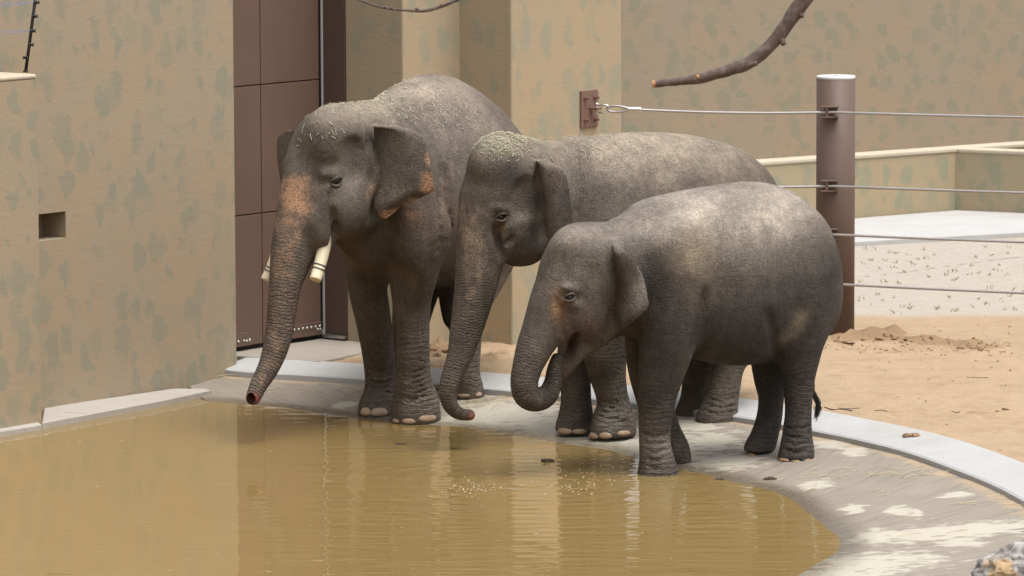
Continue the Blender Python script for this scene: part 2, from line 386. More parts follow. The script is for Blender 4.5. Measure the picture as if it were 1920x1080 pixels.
# the left of the pool lies calmer than the side the animals stand in
sx = t.n('SeparateXYZ'); t.put(sx, 0, p); calm = t.ramp(sx.outputs[0], -2.6, -0.6, 0.22, 1.0)
hgt = t.math('ADD', t.math('ADD', t.math('MULTIPLY', w1, 0.50), t.math('MULTIPLY', w2, 0.34)), t.math('MULTIPLY', w3, 0.22))
hgt = t.math('ADD', hgt, t.math('ADD', t.math('MULTIPLY', sw, 2.2), t.math('MULTIPLY', sw2, 0.05)))
hgt = t.math('MULTIPLY', hgt, calm)
mud = t.noise(t.mapping(p, (1, 2.5, 1)), 1.1, 4, 0.6)
wc = t.mix(mud, (0.200, 0.134, 0.049), (0.238, 0.165, 0.066))
M_WATER = t.set(wc, 0.015, t.bump(hgt, 1.0, 0.0034), spec=0.5, IOR=1.333)
n = 2; water = mesh_obj('water', [(-14, 14, 0), (9, 14, 0), (9, 43.2, 0), (-14, 43.2, 0)], [(0, 1, 2, 3)], M_WATER); tag(water, kind='structure')

# sand yard: one sheet from the kerb out past the walls
ext = KP[0]+(KP[0]-KP[4])/np.linalg.norm(KP[0]-KP[4])*np.linspace(9, 0.03, 60)[:, None]
ext2 = KP[-1]+(KP[-1]-KP[-4])/np.linalg.norm(KP[-1]-KP[-4])*np.linspace(0.05, 8, 12)[:, None]
KQ = resamp(KP, 420); BASE = np.vstack([ext, KQ, ext2]); BN = np.vstack([np.repeat(KN[:1], 60, 0), outward(KQ), np.repeat(KN[-1:], 12, 0)]); BN = smooth1(BN, 20)
dist = np.concatenate([0.39+np.cumsum(0.022*1.022**np.arange(150)), [40, 60]]); dist = dist[(np.diff(np.concatenate([[0], dist])) > 0)]
V = (BASE[:, None, :]+BN[:, None, :]*dist[None, :, None]); nr = len(dist)
V = V.reshape(-1, 2); fade = np.tile(np.clip((dist-0.40)*6, 0, 1), len(BASE)); near = np.tile(np.clip((22-dist)/6, 0, 1), len(BASE))
z = SZ-0.012+0.012*fade + near*fade*(0.012*fbm(V, 0.5, 2, 3)+np.tile(np.clip((7-dist)/4, 0, 1), len(BASE))*(0.012*fbm(V, 5.0, 3, 4)+0.006*fbm(V, 19.0, 2, 9)))
for (x, y, rx, ry, h) in [(1668, 634, 30, 6, 0.10), (1600, 640, 45, 7, 0.06), (1740, 648, 60, 6, 0.055), (1825, 655, 45, 5, 0.06), (1700, 655, 90, 5, -0.03), (1580, 652, 40, 5, -0.025), (825, 662, 28, 7, 0.09), (700, 676, 40, 6, 0.02), (930, 670, 30, 8, 0.03), (1850, 780, 60, 9, 0.03), (1700, 765, 90, 7, -0.02)]:
    c0 = G(x, y, SZ); e1 = abs(G(x+rx, y, SZ)-c0)[0]; e2 = abs(G(x, y+ry, SZ)-c0)[1]
    q = ((V[:, 0]-c0[0])/e1)**2+((V[:, 1]-c0[1])/e2)**2; near_q = q < 8
    bumpy = np.zeros(len(V)); bumpy[near_q] = np.exp(-q[near_q]*0.8)*h*(1+0.9*fbm(V[near_q], 14.0, 3, 21))
    z += bumpy
f = []
for i in range(len(BASE)-1):
    for k in range(nr-1): f.append((i*nr+k, (i+1)*nr+k, (i+1)*nr+k+1, i*nr+k+1))
f = [q[::-1] for q in f]
t = NT('sand'); p = t.co('Object'); sp = t.n('SeparateXYZ'); t.put(sp, 0, p)
a = t.noise(p, 0.55, 5, 0.6); b = t.noise(p, 5.0, 6, 0.7); c = t.noise(p, 60, 4, 0.75); g = t.vor(p, 95)
col = t.mix(a, (0.34, 0.245, 0.152), (0.41, 0.308, 0.205))
col = t.mix(t.math('MULTIPLY', t.ramp(b, 0.46, 0.74), 0.6), col, (0.255, 0.175, 0.105))
band = t.noise(t.mapping(p, (0.5, 2.2, 1)), 1.6, 5, 0.65)
col = t.mix(t.math('MULTIPLY', t.ramp(band, 0.5, 0.7), 0.45), col, (0.29, 0.20, 0.125))
pebble = t.vor(p, 38); col = t.mix(t.ramp(pebble, 0.10, 0.16, 0.6, 0.0), col, t.mix(t.noise(p, 20, 2, 0.5), (0.12, 0.08, 0.05), (0.5, 0.42, 0.33)))
gy = t.math('ADD', sp.outputs[1], t.math('MULTIPLY', t.math('SUBTRACT', t.noise(p, 1.2, 4, 0.6), 0.5), 0.9))
grav = t.math('MULTIPLY', t.ramp(gy, 45.25, 45.75), t.ramp(gy, 52.0, 53.2, 1.0, 0.0))
grav = t.math('MULTIPLY', grav, t.ramp(sp.outputs[0], 1.0, 2.2))
gc = t.mix(t.noise(p, 9, 5, 0.75), (0.29, 0.255, 0.215), (0.47, 0.425, 0.37))
col = t.mix(t.math('MULTIPLY', grav, 0.92), col, gc)
mound = t.attr('mound'); col = t.mix(t.ramp(mound, 0.016, 0.045, 0.0, 0.75), col, (0.24, 0.155, 0.09))
col = t.mix(1.0, col, t.mix(t.math('MULTIPLY', c, t.ramp(g, 0.0, 0.5, 0.7, 1.1)), (0.55,)*3, (1.42,)*3), 'MULTIPLY')
h = t.math('ADD', t.math('MULTIPLY', b, 0.7), t.math('ADD', t.math('MULTIPLY', c, 0.5), t.math('MULTIPLY', g, 0.3)))
M_SAND = t.set(col, 0.95, t.bump(h, 0.7, 0.03), spec=0.15)
ground = mesh_obj('ground', np.column_stack([V, z]), f, M_SAND, smooth=True); tag(ground, kind='structure')
vattr(ground, 'mound', np.abs(z-SZ))

# left wall with its square niche
wp0 = G(81, 764.6, 0.05)[:2]; wp1 = G(363, 718.6, 0.06)[:2]
corner = plan_hit(440, wp1, DV); off = float(np.dot(wp1, NV))
wallpt = lambda px: plan_hit(px, wp1, DV)
WL0 = corner-DV*7.0
n3 = A3(NV, 0); d3 = A3(DV, 0); Z3 = np.array([0, 0, 1.0])
def on_wall(px, py, extra=0.0): return onplane(px, py, A3(corner+NV*extra, 0), n3)
h0, h1 = on_wall(70, 410), on_wall(123, 396); hb = on_wall(123, 446)
u0 = float(np.dot(h0[:2]-WL0, DV)); u1 = float(np.dot(h1[:2]-WL0, DV)); zt, zb = float(h1[2]), float(hb[2])
Lw = 7.0; TH = 0.30; ztop = 4.6
us = [0, u0, u1, Lw]; zs = [-0.3, zb, zt, ztop]
vv = []; ff = []
def addq(a, b, c, d):
    o = len(vv); vv.extend([a, b, c, d]); ff.append((o, o+1, o+2, o+3))
def W3(u, n_, z_): return A3(WL0+DV*u+NV*n_, z_)
for i in range(3):
    for j in range(3):
        if (i, j) == (1, 1): continue
        addq(W3(us[i], 0, zs[j]), W3(us[i+1], 0, zs[j]), W3(us[i+1], 0, zs[j+1]), W3(us[i], 0, zs[j+1]))
DP = -0.27
addq(W3(u0, 0, zb), W3(u1, 0, zb), W3(u1, DP, zb), W3(u0, DP, zb)); addq(W3(u0, DP, zt), W3(u1, DP, zt), W3(u1, 0, zt), W3(u0, 0, zt))
addq(W3(u1, 0, zb), W3(u1, 0, zt), W3(u1, DP, zt), W3(u1, DP, zb)); addq(W3(u0, 0, zt), W3(u0, 0, zb), W3(u0, DP, zb), W3(u0, DP, zt))
addq(W3(u0, DP, zb), W3(u1, DP, zb), W3(u1, DP, zt), W3(u0, DP, zt))
addq(W3(Lw, 0, -0.3), W3(Lw, -TH, -0.3), W3(Lw, -TH, ztop), W3(Lw, 0, ztop)); addq(W3(0, 0, ztop), W3(Lw, 0, ztop), W3(Lw, -TH, ztop), W3(0, -TH, ztop))
addq(W3(Lw, -TH, -0.3), W3(0, -TH, -0.3), W3(0, -TH, ztop), W3(Lw, -TH, ztop)); addq(W3(0, -TH, -0.3), W3(0, 0, -0.3), W3(0, 0, ztop), W3(0, -TH, ztop))
lw = mesh_obj('rendered_wall', vv, ff, M_WALL, uv=True)
tag(lw, 'tall tan rendered wall with green smears and a small square niche, beside the brown door', 'wall')

# lower block wall in front of it with pale coping
bp = G(77.7, 791, 0.045)[:2]; boff = float(np.dot(bp-corner, NV))
b_end = bp; zc = float(onplane(72, 141, A3(bp, 0), n3)[2])
bw = empty('block_wall', A3(bp, 0)); tag(bw, 'lower rendered wall block with pale rounded coping under the black fence post', 'wall')
plan = [b_end-DV*6, b_end, b_end-NV*(boff-0.012), b_end-DV*6-NV*(boff-0.012)]
child(prism('wall_block', plan, -0.3, zc-0.03, M_WALL), bw)
cp = child(bevel(prism('coping', [plan[0]+NV*0.004, plan[1]+NV*0.004+DV*0.004, plan[2]+DV*0.004, plan[3]], zc-0.03, zc+0.012, M_COPE), 0.02, 3), bw)

# concrete ledge along the wall foot, strip under the block
lp = [G(79, 793, 0.05)[:2], G(300, 752, 0.05)[:2], G(396, 731.5, 0.05)[:2], G(385, 728.5, 0.05)[:2], G(330, 729, 0.05)[:2]]
lp = [lp[0], lp[1], lp[2], lp[3], lp[4]-NV*0.03, wallpt(82)-NV*0.03]
ledge = bevel(prism('ledge', [q for q in lp], -0.2, 0.05, M_LEDGE), 0.006, 2); tag(ledge, 'flat concrete ledge at the foot of the tall tan wall', kind='structure')
sp0 = G(78.5, 796, 0.045)[:2]
strip = bevel(prism('footing', [sp0-DV*6, sp0, bp-DV*0.0-NV*0.05, bp-DV*6-NV*0.05], -0.2, 0.046, M_LEDGE), 0.008, 2); tag(strip, 'concrete footing under the block wall', kind='structure')

# saw-tooth pillar wall behind the elephants
c960 = G(961, 645, SZ)[:2]
v860 = plan_hit(861, c960, PV); c757 = plan_hit(757.5, v860, -DV); v649 = plan_hit(649, c757, PV)
e1167 = plan_hit(1167, c960, DV)
back = [e1167+PV*3.5, v649+PV*1.2+DV*2.5]
zig = bevel(prism('zigzag_wall', [v649, c757, v860, c960, e1167]+[e1167+PV*3.0, v649+PV*0.4+DV*2.6, v649+DV*0.35], 0.0, 4.4, M_ZIG), 0.016, 2, 30)
tag(zig, 'saw-toothed tan rendered wall with green dabs behind the elephants', 'wall')
# far wall
fw = bevel(prism('boundary_wall', [(-1.0, 60.0), (16, 58.4), (16, 59.0), (-1.0, 60.6)], 0.0, 2.86, M_BACK), 0.02, 2)
tag(fw, 'far greyish tan boundary wall rising behind the low enclosure wall', 'wall')

# low wall on the right with its corner
lc = G(1791, 397, SZ+0.03)[:2]
lA = G(1602, 412, SZ+0.03)[:2]; dl = (lc-lA)/np.linalg.norm(lc-lA); rr = G(1920, 402.5, SZ+0.03)[:2]; dr_ = (rr-lc)/np.linalg.norm(rr-lc)
zl = float(AT(1791, 282, lc[1])[2])
nl = np.array([dl[1], -dl[0]]); nl2 = np.array([dr_[1], -dr_[0]])
low = empty('low_wall', A3(lc, SZ)); tag(low, 'low tan rendered wall with cream coping that bends round a pale concrete floor', 'wall')
a0 = lA-dl*4.5; b0 = lc+dl*6.0
child(prism('wall_run', [a0, b0, b0-nl*0.25, a0-nl*0.25], 0.0, zl-0.02, M_LOW), low)
child(prism('wall_run', [lc+nl*0.0+dr_*0.004, lc+dr_*6, lc+dr_*6-nl2*0.22, lc-nl2*0.22+dr_*0.004], 0.0, zl-0.024, M_LOW), low)
child(bevel(prism('coping', [a0+nl*0.015, b0+nl*0.015, b0-nl*0.265, a0-nl*0.265], zl-0.02, zl+0.025, M_COPE), 0.012, 2), low)
child(bevel(prism('coping', [lc+nl*0.02+dr_*0.012, lc+dr_*6+nl2*0.015, lc+dr_*6-nl2*0.235, lc-nl2*0.235+dr_*0.012], zl-0.024, zl+0.020, M_COPE), 0.012, 2), low)
# pale floor slab before it, small slab at the pillar, door apron
q = [G(1430, 462, SZ+0.05)[:2], G(1602, 453, SZ+0.05)[:2], G(1700, 447, SZ+0.05)[:2], G(1920, 435, SZ+0.05)[:2], G(2150, 424, SZ+0.05)[:2], lc+dr_*5.5+nl2*0.02, lc+nl*0.02, lA-dl*4+nl*0.02]
slab = bevel(prism('floor_slab', q, 0.1, SZ+0.05, M_PAD), 0.01, 2); tag(slab, 'pale concrete floor slab', kind='structure')
q = [c960-NV*0.02+PV*0.02-DV*0.02, c960-DV*0.0+PV*0.02]
s1 = G(900, 631, SZ)[:2]; s2 = G(957, 640, SZ)[:2]
ps = prism('pillar_slab', [s1, s2, c960+PV*0.03+DV*0.05, v860+DV*0.05], 0.1, SZ+0.045, M_PAD); bevel(ps, 0.01, 2); tag(ps, 'small pale concrete slab at the pillar foot', kind='structure')
dw0 = G(440, 663, SZ)[:2]; dend = plan_hit(606, v649, PV)
q = [corner-NV*0.06-DV*0.05, G(444, 667, SZ+0.01)[:2], G(600, 677.5, SZ+0.01)[:2], G(690, 659, SZ+0.01)[:2], v649+DV*0.3+PV*0.0, dend+PV*0.5+DV*0.3, corner-DV*1.2-NV*0.8]
ap = prism('apron', q, 0.08, [SZ+0.012]*len(q), M_APRON); bevel(ap, 0.01, 2); tag(ap, 'concrete apron before the brown door', kind='structure')

# ------------------------------------------------------------------ the brown sliding door
droff = dend-NV*0.0                        # door plane runs through dend along DV
dn3 = n3
def on_door(px, py): return onplane(px, py, A3(dend, 0), dn3)
door = empty('sliding_door', A3(dend-DV*0.6, SZ)); tag(door, 'brown panelled steel sliding door behind the tusked elephant', 'door')
def du(px, py=400): return float(np.dot(on_door(px, py)[:2]-dend, DV))
uR = du(600.5); uS = du(491); uL = uS-(uR-uS)*1.02
zr1 = float(on_door(520, 156)[2]); zr2 = float(on_door(520, 396)[2]); zbot = float(on_door(520, 640)[2]); zplate = float(on_door(590, 603)[2])
ph = zr1-zr2
cols = [(uL, uS), (uS, uR), (uL-(uR-uS), uL)]; rws = [(zbot, zr2), (zr2, zr1), (zr1, zr1+ph), (zr1+ph, zr1+2*ph)]
gap = 0.005
def D3(u, n_, z_): return A3(dend+DV*u+NV*n_, z_)
for (ua, ub) in cols:
    for (za, zb_) in rws:
        c = D3((ua+ub)/2, -0.03, (za+zb_)/2)
        child(bevel(box('panel', c, d3, n3, Z3, (ub-ua)/2-gap, 0.03, (zb_-za)/2-gap, M_DOOR), 0.004, 2), door)
child(box('door_core', D3((uL+uR)/2, -0.075, (zbot+zr1+2*ph)/2+0.02), d3, n3, Z3, (uR-uL)/2-0.004, 0.025, (zr1+2*ph-zbot)/2-0.02, M_JAMB), door)
# riveted kick plates with bolts
zp1 = zplate; 
for (ua, ub, pat) in [(uR-0.62, uR-0.012, 'r'), (uL+0.02, du(467), 'l')]:
    pl = child(bevel(box('kick_plate', D3((ua+ub)/2, 0.006, (zbot+zp1)/2), d3, n3, Z3, (ub-ua)/2, 0.006, (zp1-zbot)/2-0.004, M_DOOR), 0.002, 1), door)
    pos = []
    if pat == 'r':
        for k in range(7): pos.append((uR-0.035-k*0.057, zp1-0.045))
        for k in (0.030, 0.062): pos.append((uR-k, zbot+0.055))
        for k in (0.44, 0.475): pos.append((uR-k, zbot+0.055))
    else:
        for k in range(4): pos.append((du(464)-k*0.075, zp1-0.075))
        for px_ in (458.5, 464): pos.append((du(px_), zbot+0.045))
    for (u_, z_) in pos:
        iv, fi = ico(2); c = D3(u_, 0.014, z_)
        vv2 = [c+d3*a[0]*0.013+Z3*a[2]*0.013+n3*a[1]*0.009 for a in iv]
        bo = mesh_obj('bolt', vv2, fi, M_STEEL, smooth=True); bo.parent = pl
# dark strip standing in for the shade in the gap under the door
child(box('door_gap_shade', D3((uL+uR)/2, -0.06, (SZ+0.03+zbot)/2-0.02), d3, n3, Z3, (uR-uL)/2+0.3, 0.03, (zbot-SZ-0.03)/2+0.02, M_DARK), door)
# jamb and a pale strip painted for light through the gap beside the door
jr = v649; jl = plan_hit(607, v649, PV)
jamb = empty('door_jamb', A3((jr+jl)/2, SZ)); tag(jamb, 'dark brown fixed steel jamb between the sliding door and the saw-toothed wall', 'door jamb')
pl3 = A3(PV, 0)
jc = (jr+jl)/2; hw = np.linalg.norm(jr-jl)/2
child(bevel(box('jamb_panel', A3(jc, 2.42)+A3(DV, 0)*0.03, pl3, d3, Z3, hw-0.004, 0.03, 2.16, M_JAMB), 0.003, 1), jamb)
child(box('sill_plate', A3(jc, SZ+0.043)-d3*0.012, pl3, d3, Z3, hw, 0.03, 0.014, M_STEEL), jamb)
sc = (dend+DV*(uR+0.012))
child(box('gap_light_strip', A3((jl+dend+DV*uR)/2, 2.42)+n3*0.0+d3*0.02, pl3, d3, Z3, 0.0065, 0.012, 2.2, M_WHITE), jamb)
child(box('gap_light_blocker', A3((jl+dend+DV*uR)/2, 2.42)+d3*0.11, pl3, d3, Z3, 0.22, 0.02, 2.35, M_DARK), jamb)  # dark panel added behind the gap to block light from beyond
child(box('strip_foot', A3(jl+PV*0.02, SZ+0.075)-d3*0.01, pl3, d3, Z3, 0.022, 0.012, 0.016, M_WHITE), jamb)

# ------------------------------------------------------------------ post, ropes and brackets
pb = G(1565.5, 626, SZ); PR = 73.0/2/F_PX*pb[1]
zpt = float(AT(1566, 141, pb[1])[2])
post = empty('fence_post', (pb[0], pb[1], SZ)); tag(post, 'thick brown steel fence post with a pale flat cap standing in the sand', 'post')
def cyl(name, c, r, z0, z1, mat, n=48):
    th = np.linspace(0, 2*math.pi, n, endpoint=False)
    v = [(c[0]+r*math.cos(a), c[1]+r*math.sin(a), z0) for a in th]+[(c[0]+r*math.cos(a), c[1]+r*math.sin(a), z1) for a in th]
    f = [(i, (i+1) % n, n+(i+1) % n, n+i) for i in range(n)]+[tuple(range(n-1, -1, -1)), tuple(range(n, 2*n))]
    o = mesh_obj(name, v, f, mat); o.data.polygons.foreach_set('use_smooth', [len(q.vertices) == 4 for q in o.data.polygons]); return o
child(cyl('tube', pb, PR, 0.02, zpt-0.03, M_POST, 64), post)
child(bevel(cyl('cap', pb, PR*1.005, zpt-0.03, zpt-0.004, M_CAP, 64), 0.006, 2), post)
child(cyl('cap_hole', (pb[0], pb[1]), PR*0.10, zpt-0.0039, zpt-0.0025, M_DARK, 16), post)
rope_y = [(209, 349, 440, 533)][0]
rope_z = [float(AT(1553, y, pb[1]-PR)[2]) for y in (210, 348.5, 439, 531.5)]
cdir = np.array([1, 0, 0.0])
for k, zz in enumerate(rope_z):
    cx0 = float(AT(1551, 210, pb[1]-PR)[0]); cy0 = pb[1]-math.sqrt(max(PR**2-(cx0-pb[0])**2, 0))
    cl = None
    for s in (1, -1):
        vz = zz+s*0.046
        o = child(bevel(box('clip_plate', (cx0+0.02, cy0-0.028, vz), cdir, (0, 1.0, 0), Z3, 0.078, 0.042, 0.007, M_POST), 0.003, 1), post)
    child(bevel(box('clip_pin', (cx0-0.005, cy0-0.052, zz), cdir, (0, 1.0, 0), Z3, 0.016, 0.012, 0.042, M_POST), 0.004, 2), post)
# ropes: from the wall bracket past the post and on to the right
bk = plan_hit(1104, c960, DV)
ropes_end = [float(z) for z in rope_z]
BN3 = n3
bracket_z = [float(onplane(1104, 203, A3(c960, 0), n3)[2])]+[rope_z[k]+0.0 for k in (1, 2, 3)]
def ring_path(c, ax, ay, rx, ry, n=24, a0=0, a1=2*math.pi):
    th = np.linspace(a0, a1, n); return [c+ax*rx*math.cos(a)+ay*ry*math.sin(a) for a in th]
names_r = ['topmost', 'second', 'third', 'lowest']
for k in range(4):
    zb_ = bracket_z[k]; base = A3(bk, zb_)
    root = empty('rope_bracket', base)
    tag(root, 'brown steel anchor plate with shackle for the %s wire rope, bolted to the saw-toothed wall' % names_r[k], 'bracket', 'rope anchor plates on the wall')
    zlo = float(onplane(1104, 238, A3(c960, 0), n3)[2])-bracket_z[0]; zhi = float(onplane(1104, 169, A3(c960, 0), n3)[2])-bracket_z[0]
    uA = float(np.dot(plan_hit(1088, c960, DV)-bk, DV)); uB = float(np.dot(plan_hit(1120, c960, DV)-bk, DV))
    child(bevel(box('plate', base+d3*(uA+uB)/2+n3*0.010+Z3*(zlo+zhi)/2, d3, n3, Z3, (uB-uA)/2, 0.010, (zhi-zlo)/2, M_PLATE), 0.003, 1), root)
    for (u_, z_) in ((0.22, 0.2), (0.78, 0.2), (0.22, 0.8), (0.78, 0.8)):
        c = base+d3*(uA+(uB-uA)*u_)+Z3*(zlo+(zhi-zlo)*z_)+n3*0.02
        v1, f1 = tube([c, c+n3*0.012], 0.022, 6); v2, f2 = tube([c+n3*0.012, c+n3*0.05], 0.011, 8)
        vb, fb = merge([(v1, f1), (v2, f2)]); child(mesh_obj('bolt', vb, fb, M_PLATE), root)
    lug = base+d3*(uA+(uB-uA)*0.55)+n3*0.02
    child(bevel(box('lug', lug+n3*0.05, d3, n3, Z3, 0.028, 0.05, 0.011, M_PLATE), 0.004, 2), root)
    # bow shackle through the lug
    tgt = np.array([pb[0]-0.05, pb[1]-PR-0.03, rope_z[k]]); pin = lug+n3*0.068
    rd = tgt-pin; rd /= np.linalg.norm(rd)
    sh = [pin+Z3*0.034-rd*0.004]+[pin+rd*(0.075+0.035*math.sin(a))+Z3*0.036*math.cos(a) for a in np.linspace(0, math.pi, 12)]+[pin-Z3*0.034-rd*0.004]
    v1, f1 = tube(sh, 0.0085, 8); v2, f2 = tube([pin+Z3*0.052, pin-Z3*0.052], 0.009, 8); v3, f3 = tube([pin+Z3*0.050, pin+Z3*0.032], 0.017, 8); v4, f4 = tube([pin-Z3*0.050, pin-Z3*0.034], 0.015, 6)
    vb, fb = merge([(v1, f1), (v2, f2), (v3, f3), (v4, f4)]); child(mesh_obj('shackle', vb, fb, M_STEEL, smooth=True), root)
    # the rope itself
    rp = empty('wire_rope', base+n3*0.07); 
    tag(rp, '%s twisted steel wire rope of the fence, held on the brown post' % names_r[k], 'wire rope', 'wire ropes of the fence')
    eye = pin+rd*0.100; side = np.cross(rd, Z3); side /= np.linalg.norm(side)
    ferr = eye+rd*0.215
    end = AT(1920, (217, 358.5, 451, 546.5)[k], 43.15)
    ddir = (end-tgt)/np.linalg.norm(end-tgt); far = tgt+ddir*4.6
    pts = [ferr]; 
    for s in np.linspace(0, 1, 120)[1:]:
        q = ferr+(tgt-ferr)*s; q[2] -= 0.018*4*s*(1-s); pts.append(q)
    for s in np.linspace(0, 1, 220)[1:]:
        q = tgt+(far-tgt)*s; q[2] -= 0.015*4*s*(1-s); pts.append(q)
    v1, f1 = tube(np.array(pts), 0.0125, 14, lobes=6, twist=70.0)
    child(mesh_obj('rope', v1, f1, M_ROPE, smooth=True), rp)
    lp_ = [ferr-rd*0.01+Z3*0.006]+[eye+rd*(0.075-0.075*math.cos(a)) *1.0+Z3*0.034*math.sin(a)*(1.0) for a in np.linspace(math.pi*1.75, math.pi*0.25, 1)]
    loop = []
    for a in np.linspace(0, 2*math.pi, 30):
        x = 0.5*(1+math.cos(a)); loop.append(eye+rd*(0.20*x-0.005)+Z3*0.036*math.sin(a)*(1-0.55*x))
    v1, f1 = tube(loop, 0.0115, 10, lobes=5, twist=60.0); child(mesh_obj('eye_loop', v1, f1, M_ROPE, smooth=True), rp)
    v1, f1 = tube([ferr-rd*0.03, ferr+rd*0.085], 0.022, 14); child(bevel(mesh_obj('ferrule', v1, f1, M_STEEL), 0.004, 2), rp)

# ------------------------------------------------------------------ electric fence post on the block wall
eb = onplane(48, 135, A3(bp-NV*boff*0.45, 0), n3)
ft = AT(74, -60, eb[1]); fp = empty('electric_fence_post', (eb[0], eb[1], zc+0.012)); tag(fp, 'thin leaning black electric fence post on the block wall coping', 'fence post')
e0 = np.array([eb[0], eb[1], zc+0.008]); ax = (ft-e0)
v1, f1 = tube([e0, e0+ax], 0.0135, 10); child(mesh_obj('rod', v1, f1, M_BLACK, smooth=True), fp)
child(cyl('foot', e0, 0.022, zc+0.010, zc+0.022, M_BLACK, 16), fp)
ins = []
for (x, y) in [(76, 4), (71, 30), (67, 57), (62, 83), (51, 107)]:
    c = AT(x, y, eb[1]-0.01); side = 1 if x > 55 else -1
    fr = (y-135)/(-60-135.0); cc = e0+ax*fr
    v1, f1 = tube([cc, cc+np.array([0.012*side, -0.012, 0])], 0.016, 10); v2, f2 = tube([cc+np.array([0.012*side, -0.012, 0]), cc+np.array([0.030*side, -0.016, 0])], 0.011, 10)
    v3, f3 = tube([cc+np.array([0.030*side, -0.016, 0]), cc+np.array([0.036*side, -0.017, 0.0])], 0.016, 10)
    vb, fb = merge([(v1, f1), (v2, f2), (v3, f3)]); child(mesh_obj('insulator', vb, fb, M_BLACK, smooth=True), fp); ins.append(cc)
for k, (i, nm) in enumerate([(0, 'upper'), (2, 'lower')]):
    for s, lab in ((1, 'straight'), (-1, 'slack')):
        a = ins[i]+np.array([-0.008, -0.016, 0.003*s]); b = a-d3*3.2+Z3*(0.03*s+0.02)
        pts = [a+(b-a)*u-Z3*(0.03 if s < 0 else 0.0)*4*u*(1-u) for u in np.linspace(0, 1, 24)]
        v1, f1 = tube(pts, 0.0022, 5); o = mesh_obj('fence_wire', v1, f1, M_WIRE)
        tag(o, 'thin blue %s %s electric wire tied to the black fence post' % (lab, nm), 'wire', 'electric fence wires')
